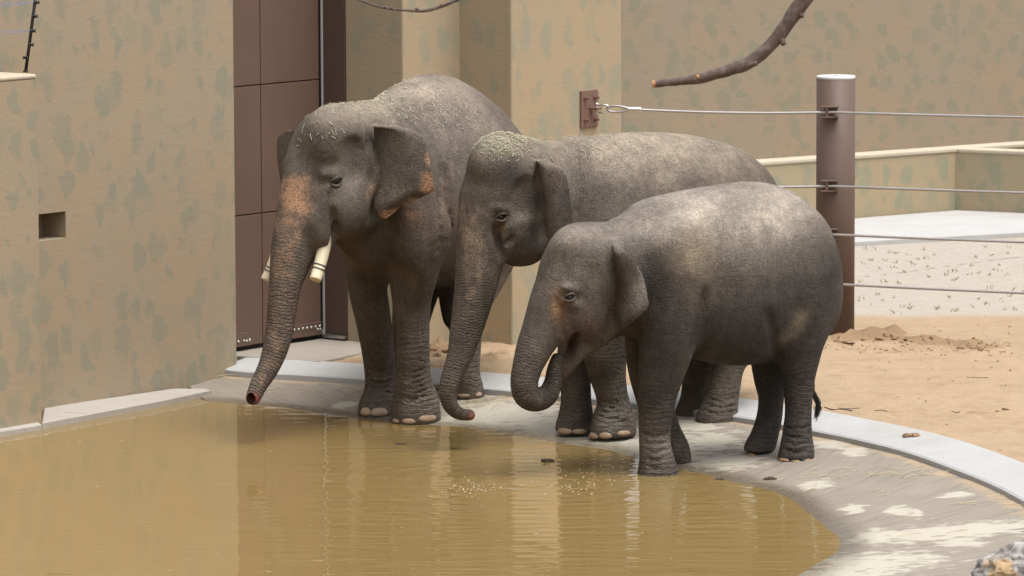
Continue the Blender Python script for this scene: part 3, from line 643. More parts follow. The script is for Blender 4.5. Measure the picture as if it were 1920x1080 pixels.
# ------------------------------------------------------------------ elephants: blended volumes, meshed as one skin
def smin(a, b, k):
    h = np.clip(0.5+0.5*(b-a)/k, 0, 1); return b+(a-b)*h-k*h*(1-h)
class Sculpt:
    def __init__(s, lo, hi, vox):
        s.lo = np.array(lo, float); s.vox = vox; s.n = np.ceil((np.array(hi)-s.lo)/vox).astype(int)+1
        s.ax = [(s.lo[i]+vox*np.arange(s.n[i])).astype(np.float32) for i in range(3)]
        s.d = np.full(tuple(s.n), 1.0, np.float32)
    def reg(s, lo, hi):
        a = np.clip(np.floor((np.asarray(lo)-s.lo)/s.vox).astype(int), 0, s.n-1); b = np.clip(np.ceil((np.asarray(hi)-s.lo)/s.vox).astype(int)+1, 1, s.n)
        sl = tuple(slice(i, max(j, i+1)) for i, j in zip(a, b))
        return sl, s.ax[0][sl[0]][:, None, None], s.ax[1][sl[1]][None, :, None], s.ax[2][sl[2]][None, None, :]
    def loft(s, S, top, bot, hw, egg=0.12, p=2.2):
        """torso: sections along x with top and bottom heights and half width"""
        o = np.argsort(S); st = np.array([S, top, bot, hw]).T[o]; st = catmull(st, 8); xs = np.maximum.accumulate(st[:, 0])
        x = s.ax[0]; T = np.interp(x, xs, st[:, 1]); B = np.interp(x, xs, st[:, 2]); H = np.maximum(np.interp(x, xs, st[:, 3]), 0.02)
        cz = ((T+B)/2)[:, None, None]; hz = np.maximum((T-B)/2, 0.02)[:, None, None]; H = H[:, None, None]
        y = s.ax[1][None, :, None]; z = (s.ax[2][None, None, :]-cz)/hz
        q = (np.abs(y/(H*(1-egg*np.clip(z, -1, 1))))**p+np.abs(z)**p)**(1/p)
        d = (q-1)*np.minimum(H, hz)
        ex = np.maximum(np.maximum(xs[0]-x, x-xs[-1]), 0)[:, None, None]
        s.d = np.minimum(s.d, (d+ex*1.2).astype(np.float32))
    def ell(s, c, rad, R=None, k=0.08, sub=False):
        c = np.asarray(c, float); rad = np.asarray(rad, float); R = np.eye(3) if R is None else np.asarray(R)
        m = rad.max()+k+0.06; sl, x, y, z = s.reg(c-m, c+m)
        x, y, z = x-c[0], y-c[1], z-c[2]
        l = [R[i][0]*x+R[i][1]*y+R[i][2]*z for i in range(3)]
        k0 = np.sqrt(sum((l[i]/rad[i])**2 for i in range(3))); k1 = np.sqrt(sum((l[i]/rad[i]**2)**2 for i in range(3)))+1e-6
        d = (k0*(k0-1)/k1).astype(np.float32)
        s.d[sl] = -smin(-s.d[sl], d, k) if sub else smin(s.d[sl], d, k)
    def chain(s, pts, k=0.06, n=4, lat=None, ws=1.0):
        """tapering limb through points (x, y, z, r); lat/ws squeeze it along a direction"""
        P = catmull(np.asarray(pts, float), n); m = P[:, 3].max()*max(ws, 1)+k+0.05
        sl, x, y, z = s.reg(P[:, :3].min(0)-m, P[:, :3].max(0)+m)
        D = None
        for a, b in zip(P[:-1], P[1:]):
            mm = max(a[3], b[3])*max(ws, 1)+k+0.05
            s2, x2, y2, z2 = s.reg(np.minimum(a, b)[:3]-mm, np.maximum(a, b)[:3]+mm)
            if D is None: D = np.full(tuple(q.stop-q.start for q in sl), 1.0, np.float32)
            loc = tuple(slice(q.start-r.start, q.stop-r.start) for q, r in zip(s2, sl))
            e = b[:3]-a[:3]; L = max(float(e@e), 1e-8)
            t = np.clip(((x2-a[0])*e[0]+(y2-a[1])*e[1]+(z2-a[2])*e[2])/L, 0, 1)
            dx, dy, dz = x2-a[0]-e[0]*t, y2-a[1]-e[1]*t, z2-a[2]-e[2]*t
            r2 = dx*dx+dy*dy+dz*dz
            if lat is not None:
                w = dx*lat[0]+dy*lat[1]; r2 = r2+w*w*(1/ws**2-1)
            d = np.sqrt(np.maximum(r2, 1e-9))-(a[3]+(b[3]-a[3])*t)
            D[loc] = np.minimum(D[loc], d)
        s.d[sl] = smin(s.d[sl], D, k)
    def groove(s, pts, r, k=0.03):
        for a, b in zip(pts[:-1], pts[1:]):
            a, b = np.asarray(a, float), np.asarray(b, float); m = r+k+0.05; sl, x, y, z = s.reg(np.minimum(a, b)-m, np.maximum(a, b)+m); e = b-a; L = max(float(e@e), 1e-8)
            t = np.clip(((x-a[0])*e[0]+(y-a[1])*e[1]+(z-a[2])*e[2])/L, 0, 1)
            d = (np.sqrt((x-a[0]-e[0]*t)**2+(y-a[1]-e[1]*t)**2+(z-a[2]-e[2]*t)**2)-r).astype(np.float32); s.d[sl] = -smin(-s.d[sl], d, k)
    def cut_below(s, lo, hi, z0):
        sl, x, y, z = s.reg(lo, hi); s.d[sl] = -smin(-s.d[sl], z-z0+0*x+0*y, 0.03)
    def mesh(s):
        d = s.d; ins = d < 0; n = np.array(d.shape)
        c = np.zeros(tuple(n-1), np.int8)
        for i in (0, 1):
            for j in (0, 1):
                for k in (0, 1): c += ins[i:n[0]-1+i, j:n[1]-1+j, k:n[2]-1+k]
        act = np.argwhere((c > 0) & (c < 8)); idm = np.full(tuple(n-1), -1, np.int64); idm[tuple(act.T)] = np.arange(len(act))
        acc = np.zeros((len(act), 3)); cnt = np.zeros(len(act)); cr = [(i, j, k) for i in (0, 1) for j in (0, 1) for k in (0, 1)]
        for a in cr:
            for ax in range(3):
                if a[ax]: continue
                b = list(a); b[ax] = 1
                da = d[tuple((act+a).T)]; db = d[tuple((act+b).T)]; m = (da < 0) != (db < 0)
                t = np.zeros(len(act)); t[m] = da[m]/(da[m]-db[m]); p = np.tile(np.array(a, float), (len(act), 1)); p[:, ax] += t
                acc[m] += p[m]; cnt[m] += 1
        V = s.lo+(act+acc/cnt[:, None])*s.vox; Fq = []
        for ax in range(3):
            o1, o2 = [(1, 2), (2, 0), (0, 1)][ax]
            hi = [slice(1, m-1) for m in n]; hi[ax] = slice(0, n[ax]-1); hi2 = list(hi); hi2[ax] = slice(1, n[ax])
            A = ins[tuple(hi)]; B = ins[tuple(hi2)]; e = np.argwhere(A != B); off = np.ones(3, int); off[ax] = 0; flip = A[tuple(e.T)]; e = e+off
            def cid(u, w):
                q = e.copy(); q[:, o1] -= u; q[:, o2] -= w; return idm[tuple(q.T)]
            q = np.stack([cid(1, 1), cid(0, 1), cid(0, 0), cid(1, 0)], 1); q[~flip] = q[~flip][:, ::-1]; Fq.append(q)
        return V, np.vstack(Fq)

class Frame:
    """upright sagittal plane through O with heading h; x forward, y to the animal's left, z up"""
    def __init__(s, O, h):
        s.O = np.asarray(O, float); h = np.asarray(h, float); s.h = h/np.linalg.norm(h); s.l = np.array([-s.h[1], s.h[0]]); s.n = A3(s.l, 0)
    def loc(s, W):
        W = np.asarray(W, float); q = W[..., :2]-s.O; return np.stack([q@s.h, q@s.l, W[..., 2]], -1)
    def wor(s, L):
        L = np.asarray(L, float); xy = s.O+L[..., :1]*s.h+L[..., 1:2]*s.l; return np.concatenate([xy, L[..., 2:3]], -1)
    def P(s, px, py, w=0.0):
        return onplane(px, py, A3(s.O+s.l*w, 0), s.n)

def skin_material(name, tone=1.0, wetdark=0.0):
    t = NT(name); p = t.co('Object'); tint = t.attr('tint', 'Color'); rc = t.attr('ring'); ra = t.attr('ringamt'); pk = t.attr('pink')
    wob = t.noise(p, 3.0, 3, 0.5, col=True)
    pw = t.vmath('ADD', p, t.vmath('MULTIPLY', t.vmath('SUBTRACT', wob, (0.5, 0.5, 0.5)), (0.22, 0.22, 0.22)))
    big = t.noise(p, 2.6, 4, 0.62); mid = t.noise(p, 11.0, 4, 0.65); fine = t.noise(p, 70.0, 2, 0.7)
    c2 = t.vor(t.mapping(pw, (1.2, 1.1, 0.8)), 48, 'DISTANCE_TO_EDGE'); k2 = t.ramp(c2, 0.0, 0.16)
    def crease(sc, rot, scale, width):
        q = t.noise(t.mapping(pw, sc, rot=rot), scale, 3, 0.6, 0.3); return t.ramp(t.math('ABSOLUTE', t.math('SUBTRACT', q, 0.5)), 0.0, width)
    f1 = crease((7.0, 7.0, 1.8), (0.0, 0.45, 0.0), 2.4, 0.06); f2 = crease((2.2, 2.2, 8.0), (0.0, 0.25, 0.3), 3.4, 0.05)
    k1 = t.math('MULTIPLY', f1, t.ramp(f2, 0, 1, 0.5, 1.0)); folds = t.math('ADD', t.math('MULTIPLY', f1, 0.20), t.math('MULTIPLY', f2, 0.16))
    rnz = t.noise(p, 5.0, 4, 0.6)
    rs = t.math('SINE', t.math('ADD', t.math('MULTIPLY', rc, 2*math.pi), t.math('MULTIPLY', rnz, 11.0)))
    rs2 = t.math('SINE', t.math('ADD', t.math('MULTIPLY', rc, 2*math.pi*2.3), t.math('MULTIPLY', rnz, 19.0)))
    rsum = t.math('ADD', t.math('MULTIPLY', t.math('ABSOLUTE', rs), 0.75), t.math('MULTIPLY', t.math('ABSOLUTE', rs2), 0.35))
    ringh = t.math('MULTIPLY', rsum, ra)
    col = t.mix(1.0, tint, t.mix(t.ramp(big, 0.28, 0.72), (0.80, 0.785, 0.77), (1.19, 1.17, 1.13)), 'MULTIPLY')
    col = t.mix(1.0, col, t.mix(t.ramp(mid, 0.3, 0.7), (0.86, 0.86, 0.87), (1.13, 1.12, 1.09)), 'MULTIPLY')
    # darker in the creases, lighter on the raised skin between them
    col = t.mix(1.0, col, t.mix(t.math('MULTIPLY', k1, k2), (0.78, 0.76, 0.74), (1.05, 1.05, 1.05)), 'MULTIPLY')
    col = t.mix(t.math('MULTIPLY', t.math('MULTIPLY', t.ramp(rsum, 0.1, 0.6, 1.0, 0.0), ra), 0.35), col, t.mix(1.0, col, (0.5, 0.48, 0.46), 'MULTIPLY'))
    scr = t.ramp(t.noise(t.mapping(p, (2.5, 2.5, 16), rot=(0.5, 0.3, 0.2)), 3.0, 3, 0.6), 0.66, 0.78, 0, 0.18)
    col = t.mix(scr, col, (0.33, 0.29, 0.235))
    # depigmented, freckled skin
    fv = t.vor(p, 55); fr = t.ramp(t.math('ADD', fv, t.math('MULTIPLY', fine, 0.25)), 0.30, 0.62)
    pm = t.ramp(t.math('ADD', pk, t.math('MULTIPLY', t.math('SUBTRACT', mid, 0.5), 1.1)), 0.22, 0.95)
    pf = t.math('MULTIPLY', pm, t.math('MAXIMUM', fr, 0.2))
    pc = t.n('Attribute'); pc.attribute_name = 'pinkcol'
    col = t.mix(t.math('MULTIPLY', pf, 0.85), col, pc.outputs['Color'])
    h = t.math('MULTIPLY', k2, 0.16)
    h = t.math('ADD', h, t.math('ADD', t.math('MULTIPLY', folds, 1.0), t.math('MULTIPLY', fine, 0.22)))
    h = t.math('ADD', h, t.math('ADD', t.math('MULTIPLY', ringh, 1.5), t.math('MULTIPLY', mid, 0.7)))
    wet = t.attr('wet')
    rough = t.ramp(wet, 0, 1, 0.86, 0.45, False)
    return t.set(col, rough, t.bump(h, 0.75, 0.016), spec=0.22)
M_SKIN = skin_material('elephant_skin')
def simple(name, color, rough=0.6, var=0.25, scale=14, bumpd=0.003, spec=0.4):
    t = NT(name); p = t.co('Object'); a = t.noise(p, scale, 5, 0.65); b = t.noise(p, scale*8, 3, 0.6)
    c = t.mix(a, tuple(x*(1-var) for x in color), tuple(x*(1+var) for x in color))
    return t.set(c, rough, t.bump(t.math('ADD', a, t.math('MULTIPLY', b, 0.4)), 0.4, bumpd), spec=spec)
M_NAIL = simple('toenail', (0.36, 0.255, 0.175), 0.5, 0.3)
M_NAILM = simple('toenail_worn', (0.27, 0.185, 0.115), 0.5, 0.45, 30)
M_NAILD = simple('toenail_muddy', (0.20, 0.13, 0.075), 0.5, 0.4)
M_IVORY = simple('ivory', (0.66, 0.57, 0.40), 0.38, 0.12, 6)
M_BAND = simple('wire_band', (0.05, 0.055, 0.065), 0.5, 0.2)
M_EYE = simple('eye', (0.018, 0.010, 0.007), 0.08, 0.2, spec=0.6)
M_HAIR = simple('tail_hair', (0.012, 0.010, 0.009), 0.5, 0.2)
M_HAY = simple('hay', (0.40, 0.375, 0.265), 0.8, 0.3, 40)
M_PINKTIP = simple('nostril_skin', (0.32, 0.12, 0.09), 0.4, 0.35, 40)

class Elephant:
    def __init__(s, name, O, h, head_at, head_h, px_m, lo, hi, vox=0.0165):
        s.B = Frame(O, h); s.H = Frame(head_at, head_h); s.m = 1.0/px_m; s.S = Sculpt(lo, hi, vox); s.trunk = None
        s.root = empty(name, (O[0], O[1], 0)); ang = math.atan2(s.B.h[1], s.B.h[0]); s.root.rotation_euler = (0, 0, ang)
        d = s.B.loc(A3(s.B.O+s.H.h, 0)); d2 = s.B.loc(A3(s.B.O+s.H.l, 0)); s.hx = d; s.hy = d2; s.ears = []; s.legs = []
    def b(s, px, py, w): return s.B.loc(s.B.P(px, py, w))
    def hd(s, px, py, w): return s.B.loc(s.H.P(px, py, w))
    def skin_at(s, px, py):
        """first point of the animal met along the sight line of a photo pixel"""
        d = ray(px, py); d = d/np.linalg.norm(d); t0 = np.linalg.norm(np.append(s.B.O, 1.2)-CAM); T = np.arange(t0-3.2, t0+3.2, s.S.vox*0.7)
        L = s.B.loc(CAM+T[:, None]*d); I = np.round((L-s.S.lo)/s.S.vox).astype(int); ok = np.all((I >= 0) & (I < s.S.n), axis=1); v = np.ones(len(T)); v[ok] = s.S.d[tuple(I[ok].T)]
        k = np.argmax(v < 0); return L[k] if v[k] < 0 else None
    def crease(s, pix, r=0.012, k=0.03):
        P = [s.skin_at(x, y) for x, y in pix]; P = [q for q in P if q is not None]
        if len(P) > 1: s.S.groove(catmull(np.array(P), 3), r, k)
    def torso(s, rows, **kw):
        a = [(s.b(x, (yt+yb)/2, 0)[0], s.b(x, yt, 0)[2], s.b(x, yb, 0)[2], hw) for x, yt, yb, hw in rows]; a = np.array(a).T; s.S.loft(*a, **kw)
    def limb(s, rows, k=0.07, foot=None):
        pts = [(*s.b(x, y, w), r*s.m) for x, y, w, r in rows]; s.S.chain(pts, k, 4)
        if foot is not None:
            c = np.array(pts[-1][:3]); R = pts[-1][3]+0.12; s.S.cut_below(c-[R, R, 0.3], c+[R, R, 0.09], foot)
        s.legs.append(np.array(pts)); return pts
    def hell(s, px, py, w, r, tilt=0.0, k=0.08, sub=False, yaw=0.0):
        """ellipsoid on the head: radii in px (forward, lateral, up); tilt = nose down"""
        c = s.hd(px, py, w); ct, st = math.cos(tilt), math.sin(tilt); cy, sy = math.cos(yaw), math.sin(yaw)
        fx = s.hx*cy+s.hy*sy; fy = -s.hx*sy+s.hy*cy
        z = np.array([0, 0, 1.0]); R = np.array([fx*ct-z*st, fy, fx*st+z*ct]); s.S.ell(c, np.array(r)*s.m, R, k, sub)
    def bell(s, px, py, w, r, tilt=0.0, k=0.08, sub=False, yaw=0.0):
        c = s.b(px, py, w); ct, st = math.cos(tilt), math.sin(tilt); cy, sy = math.cos(yaw), math.sin(yaw)
        fx = np.array([cy, sy, 0]); fy = np.array([-sy, cy, 0])
        z = np.array([0, 0, 1.0]); R = np.array([fx*ct-z*st, fy, fx*st+z*ct]); s.S.ell(c, np.array(r)*s.m, R, k, sub)
    def proboscis(s, rows, k=0.07, ws=1.0, start=0):
        pts = [(*s.hd(x, y, w), r*s.m) for x, y, w, r in rows]; s.S.chain(pts, k, 5, s.hy[:2], ws); s.trunk = catmull(np.array(pts[start:]), 12)
    def ear(s, rows, attach_w, e, bend, thick=0.020, side=1):
        """rows (py, px0, px1) of the ear outline; it hangs from the head at lateral attach_w and spreads along plan direction e"""
        e = np.asarray(e, float); e /= np.linalg.norm(e); R = catmull(np.array(rows, float), 6); nu = 22; nv = len(R)
        p0 = s.H.P(rows[0][1], rows[0][0], attach_w); nn = A3((e[1], -e[0]), 0)
        if np.dot(nn, CAM-p0) < 0: nn = -nn
        G0 = np.zeros((nv, nu, 3)); T = np.zeros((nv, nu))
        for i, (y, xa, xb) in enumerate(R):
            for j in range(nu):
                u = j/(nu-1); u = 0.5-0.5*math.cos(math.pi*u); x = xa+(xb-xa)*u; vv_ = i/(nv-1)
                p = onplane(x, y, p0, nn); G0[i, j] = p+nn*bend(u, vv_)
                ed = min(min(u, 1-u)*8*max((xb-xa)*s.m/0.3, 0.3), min(vv_, 1-vv_)*10, 1.0); T[i, j] = thick*(0.25+0.75*math.sqrt(max(ed, 0)))
        N = np.cross(np.gradient(G0, axis=1), np.gradient(G0, axis=0)); N /= np.linalg.norm(N, axis=2)[..., None]+1e-9
        if np.mean(N@nn) < 0: N = -N
        V = np.concatenate([(G0+N*T[..., None]/2).reshape(-1, 3), (G0-N*T[..., None]/2).reshape(-1, 3)]); Fc = []; o = nv*nu
        for i in range(nv-1):
            for j in range(nu-1):
                a, b_, c, d = i*nu+j, i*nu+j+1, (i+1)*nu+j+1, (i+1)*nu+j; Fc.append((a, d, c, b_)); Fc.append((o+a, o+b_, o+c, o+d))
        rim = [j for j in range(nu)]+[i*nu+nu-1 for i in range(1, nv)]+[(nv-1)*nu+j for j in range(nu-2, -1, -1)]+[i*nu for i in range(nv-2, 0, -1)]
        for a, b_ in zip(rim, rim[1:]+rim[:1]): Fc.append((a, b_, o+b_, o+a))
        s.ears.append((s.B.loc(V), Fc))
    def finish(s, base, paint, pinks, label, wets=(), nails=(), eyes=(), pinkcol=(0.45, 0.22, 0.13), ringf=(26, 30), ankle=1.0, mat=None):
        V, Q = s.S.mesh(); nb = len(V)
        # relax the grid a little
        Fa = list(map(tuple, Q)); isear = np.zeros(nb)
        for ev, ef in s.ears:
            o = len(V); V = np.vstack([V, ev]); Fa += [tuple(i+o for i in q) for q in ef]; isear = np.concatenate([isear, np.ones(len(ev))])
        for (x, y, w, r) in eyes:
            c = s.hd(x, y, w); r = r*s.m
            for sg in (1, -1):
                pl = []
                for a in np.linspace(-1, 1, 13):
                    q = 1-a*a; pl.append(c+s.hy*(r*(0.35+0.75*q))+s.hx*(1.9*r*a)+Z3*(sg*r*(0.22+0.80*q)-a*0.25*r))
                lv, lf = tube(pl, r*(0.24+0.20*(1-np.linspace(-1, 1, 13)**2)), 8); o = len(V); V = np.vstack([V, np.array(lv)]); Fa += [tuple(i+o for i in q) for q in lf]; isear = np.concatenate([isear, np.full(len(lv), 0.5)])
        n = len(V)
        tr = s.trunk; L = arclen(tr[:, :3]); dd = np.full(n, 9.0); ii = np.zeros(n, int)
        for i in range(len(tr)):
            q = np.linalg.norm(V-tr[i, :3], axis=1)/tr[i, 3]; m = q < dd; dd[m] = q[m]; ii[m] = i
        tm = np.clip((1.32-dd)/0.2, 0, 1)*np.clip(L[ii]/0.25, 0, 1)*(1-isear); ring = L[ii]*ringf[0]; amt = tm*(0.55+0.6*np.clip(L[ii]/L[-1]*2, 0, 1))
        # ankles and knees: creases run round the limb
        la = np.zeros(n)
        for lg in s.legs:
            z0 = lg[-1][2]; D = np.min([np.linalg.norm(V-catmull(lg, 4)[i, :3], axis=1)/catmull(lg, 4)[i, 3] for i in range(0, (len(lg)-1)*4+1)], axis=0)
            la = np.maximum(la, np.clip((1.35-D)/0.2, 0, 1)*(0.06+0.56*np.exp(-((V[:, 2]-z0-0.20)/0.13)**2)+0.35*np.exp(-((V[:, 2]-z0-0.62)/0.2)**2))*np.clip((1.05+z0-V[:, 2])/0.25, 0, 1))
        la *= ankle*(1-isear); sel = la > amt; ring = np.where(tm > 0.02, ring, V[:, 2]*ringf[1]); amt = np.where(tm > 0.02, amt, la)
        Wd = s.B.wor(V); px, py = project(Wd); px0, py0 = px, py; px = px+fbm(V, 3.2, 3, 41)*14; py = py+fbm(V, 3.2, 3, 51)*14; nearside = np.clip((V[:, 1]+0.18)/0.12, 0, 1)
        col = np.tile(np.array(base, float), (n, 1))
        def blob(x, y, rx, ry, rot=0):
            c, sn = math.cos(rot), math.sin(rot); u = (px-x)*c+(py-y)*sn; w = -(px-x)*sn+(py-y)*c
            return np.exp(-((u/rx)**2+(w/ry)**2))
        jit = 0.28*fbm(V, 3.5, 4, 31)
        for (x, y, rx, ry, c, st, *on) in paint:  # paint also puts sky light on the backs and shade on the flanks
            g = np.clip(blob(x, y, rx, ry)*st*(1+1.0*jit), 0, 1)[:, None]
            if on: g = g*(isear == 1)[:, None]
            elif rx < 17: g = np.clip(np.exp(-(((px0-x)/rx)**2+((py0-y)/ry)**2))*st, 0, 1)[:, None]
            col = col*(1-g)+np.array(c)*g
        pink = np.zeros(n)
        for (x, y, rx, ry, st, *on) in pinks:
            g = blob(x, y, rx, ry)*st
            if on and on[0] == 'ear': g = g*(isear == 1)
            if on and on[0] == 'skin': g = g*(1-isear)
            pink = np.maximum(pink, g)
        wet = np.zeros(n)
        for (x, y, rx, ry, st) in wets: wet = np.maximum(wet, blob(x, y, rx, ry)*st)
        me = bpy.data.meshes.new('body'); me.from_pydata(V.tolist(), [], Fa); me.materials.append(mat or M_SKIN)
        me.polygons.foreach_set('use_smooth', [True]*len(me.polygons))
        o = bpy.data.objects.new('body', me); COL.objects.link(o); o.parent = s.root; s.body = o; s.V = V; s.W = Wd
        if True:
            mod = o.modifiers.new('relax', 'SMOOTH'); mod.factor = 0.5; mod.iterations = 2
            vg = o.vertex_groups.new(name='skin'); vg.add(list(range(nb)), 1.0, 'ADD'); mod.vertex_group = 'skin'
        for nm, val in (('ring', ring), ('ringamt', amt), ('pink', pink), ('wet', wet)): vattr(o, nm, val)
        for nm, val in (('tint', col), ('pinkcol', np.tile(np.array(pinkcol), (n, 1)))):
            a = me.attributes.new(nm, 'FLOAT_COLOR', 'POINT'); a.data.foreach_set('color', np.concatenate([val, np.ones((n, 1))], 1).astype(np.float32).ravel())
        me.update(); tag(s.root, label, 'elephant', 'elephants at the pond')
        # toenails: (leg index, px, py, width px, height px, material)
        for (li, x, y, wd, hh, mt) in nails:
            lg = s.legs[li]; fc = lg[-1]; fw = s.B.wor(np.array(fc[:3])); best = None
            d = ray(x, y); c0 = fw[:2]; a = d[0]**2+d[1]**2; bq = 2*(d[0]*(CAM[0]-c0[0])+d[1]*(CAM[1]-c0[1])); R = fc[3]*0.985
            cq = (CAM[0]-c0[0])**2+(CAM[1]-c0[1])**2-R*R; disc = max(bq*bq-4*a*cq, 0); tt = (-bq-math.sqrt(disc))/(2*a); P = CAM+d*tt
            nrm = P[:2]-c0; nrm /= np.linalg.norm(nrm)+1e-9; n3_ = A3(nrm, 0); s3 = A3((-nrm[1], nrm[0]), 0); fs = max(abs(s3[0]), 0.45)
            iv, fi = ico(3); iv = iv.copy(); iv[:, 2] = np.where(iv[:, 2] < 0, iv[:, 2]*0.55, iv[:, 2])
            vv_ = P-n3_*0.018+s3*(iv[:, :1]*wd*s.m/2/fs)+n3_*(iv[:, 1:2]*0.030)+Z3*(iv[:, 2:]*hh*s.m*0.62)-n3_*(iv[:, 2:]*0.012)
            q = mesh_obj('toenail', s.B.loc(vv_), fi, mt, s.root, smooth=True)
        for (x, y, w, r) in eyes:
            c = s.hd(x, y, w); iv, fi = ico(3); q = mesh_obj('eye', c+iv*r*s.m, fi, M_EYE, s.root, smooth=True)
        return o
# ------------------------------------------------------------------ the young elephant
Y = Elephant('elephant', (1.03, 37.39), (-0.935, -0.353), (0.98, 37.37), (-0.90, -0.436), 249.0, (-1.75, -0.75, -0.1), (1.35, 0.75, 2.35))
Y.torso([(1150, 420, 590, 0.20), (1196, 380, 622, 0.31), (1251, 364, 652, 0.40), (1307, 353, 674, 0.46), (1362, 344.5, 684, 0.49), (1407, 341, 682, 0.485), (1451, 346, 672, 0.46), (1496, 367, 655, 0.41), (1529, 400, 640, 0.35), (1551, 432, 620, 0.27), (1566, 475, 575, 0.15), (1571, 505, 540, 0.06)])
Y.limb([(1268, 520, .24, 62), (1258, 575, .25, 62), (1251, 640, .25, 54), (1240, 698, .23, 44), (1232, 745, .21, 36.5), (1228, 795, .20, 31), (1228, 832, .20, 30), (1232, 866, .20, 34), (1234, 893, .20, 40), (1234, 915, .2, 41)], foot=-0.06)
Y.limb([(1225, 560, -.22, 56), (1216, 625, -.22, 46), (1212, 678, -.21, 38), (1219, 725, -.2, 34), (1233, 770, -.2, 32), (1250, 810, -.2, 28), (1264, 838, -.2, 28), (1272, 856, -.2, 25), (1276, 862, -.2, 21)])
Y.limb([(1492, 520, .18, 74), (1500, 590, .20, 60), (1498, 655, .2, 44), (1497, 709, .2, 32), (1497, 764, .2, 26), (1495, 809, .2, 28), (1494, 842, .2, 33), (1492, 866, .2, 37)], foot=0.045)
Y.limb([(1475, 560, -.2, 66), (1455, 640, -.2, 52), (1444, 703, -.2, 33), (1446, 745, -.2, 25), (1442, 785, -.2, 25), (1433, 818, -.2, 27), (1424, 842, -.2, 30), (1422, 856, -.2, 32)], foot=0.06)
# head
Y.hell(1093, 508, 0, (82, 64, 88), 0.25, 0.1)
Y.hell(1078, 470, .09, (46, 36, 50), 0.2, 0.06); Y.hell(1078, 470, -.09, (46, 36, 50), 0.2, 0.06)
Y.hell(1140, 510, 0, (95, 72, 92), 0.0, 0.12); Y.hell(1175, 535, 0, (80, 80, 95), 0.0, 0.12)
Y.proboscis([(1062, 520, 0, 52), (1040, 568, 0, 47), (1020, 615, 0, 40), (1003, 650, 0, 34), (990, 685, 0, 28.5), (983, 716, 0, 26), (988, 741, 0, 25), (1007, 749, 0, 23), (1027, 740, 0, 20), (1036, 718, 0, 16.5), (1039, 694, 0, 14), (1044, 672, 0, 11)], 0.06, 1.08, 2)
Y.hell(1098, 590, .10, (50, 40, 52), 0.3, 0.08); Y.hell(1098, 590, -.10, (50, 40, 52), 0.3, 0.08)
Y.S.chain([(*Y.hd(1125, 610, 0), 36*Y.m), (*Y.hd(1096, 640, 0), 26*Y.m), (*Y.hd(1076, 668, 0), 17*Y.m), (*Y.hd(1065, 690, 0), 11*Y.m), (*Y.hd(1060, 703, 0), 6*Y.m)], 0.05, 4, Y.hy[:2], 1.35)
Y.hell(1058, 622, .12, (16, 18, 22), 0.2, 0.04)
Y.hell(1071, 646, .12, (10, 50, 27), -0.30, 0.02, True)
# brow, eye hollow, temple
Y.hell(1072, 541, .215, (22, 9, 7), -0.2, 0.04); Y.hell(1067, 556, .275, (9, 6, 5), -0.3, 0.015, True); Y.hell(1073, 570, .215, (20, 8, 8), -0.4, 0.04); Y.hell(1112, 525, .29, (22, 9, 26), 0.0, 0.05, True)
Y.hell(1150, 480, .24, (16, 14, 30), 0.1, 0.05)
# shoulder blade, hip, flank
Y.bell(1275, 500, .30, (70, 36, 95), 0.15, 0.1); Y.bell(1508, 470, .22, (55, 48, 75), 0.0, 0.12); Y.bell(1425, 640, .32, (26, 10, 30), 0.3, 0.07)
Y.S.chain([(*Y.b(1556, 470, 0), .05), (*Y.b(1555, 540, 0.0), .042), (*Y.b(1540, 610, -.02), .034), (*Y.b(1522, 680, -.04), .026), (*Y.b(1524, 738, -.05), .022)], 0.04)
Y.ear([(455, 1149, 1154), (463, 1149, 1173), (480, 1150, 1191), (505, 1152, 1207), (532, 1151, 1216), (555, 1150, 1220), (571, 1151, 1222), (586, 1154, 1209), (600, 1160, 1190), (609, 1164, 1180), (613, 1169, 1174)], .24, (0.97, -0.24),
      lambda u, v: (0.135*math.sin(min(u/0.50, 1)*math.pi/2)*min(1, v*6+0.1) - 0.02*max(0, (u-0.50)/0.50)**1.2*(0.3+v)) + 0.01*math.sin(v*11))
G1 = (0.105, 0.090, 0.080); LIT_DUST = (0.40, 0.36, 0.315); SHADE_WET = (0.038, 0.034, 0.033)  # painted tones: sky light with dust, and shade with wet skin
Y.crease([(1322, 545), (1317, 585), (1306, 630), (1297, 662)], 0.010, 0.06); Y.crease([(1440, 585), (1448, 615), (1455, 645), (1460, 668)], 0.006, 0.06)
Y.crease([(1044, 560), (1052, 600), (1056, 632)], 0.008, 0.04)
for q in range(5): Y.crease([(1205+q*3, 812+q*15), (1228, 819+q*15), (1252-q*2, 813+q*15)], 0.005, 0.02)
for q in range(4): Y.crease([(1472, 800+q*14), (1492, 806+q*14), (1516, 800+q*14)], 0.005, 0.02)
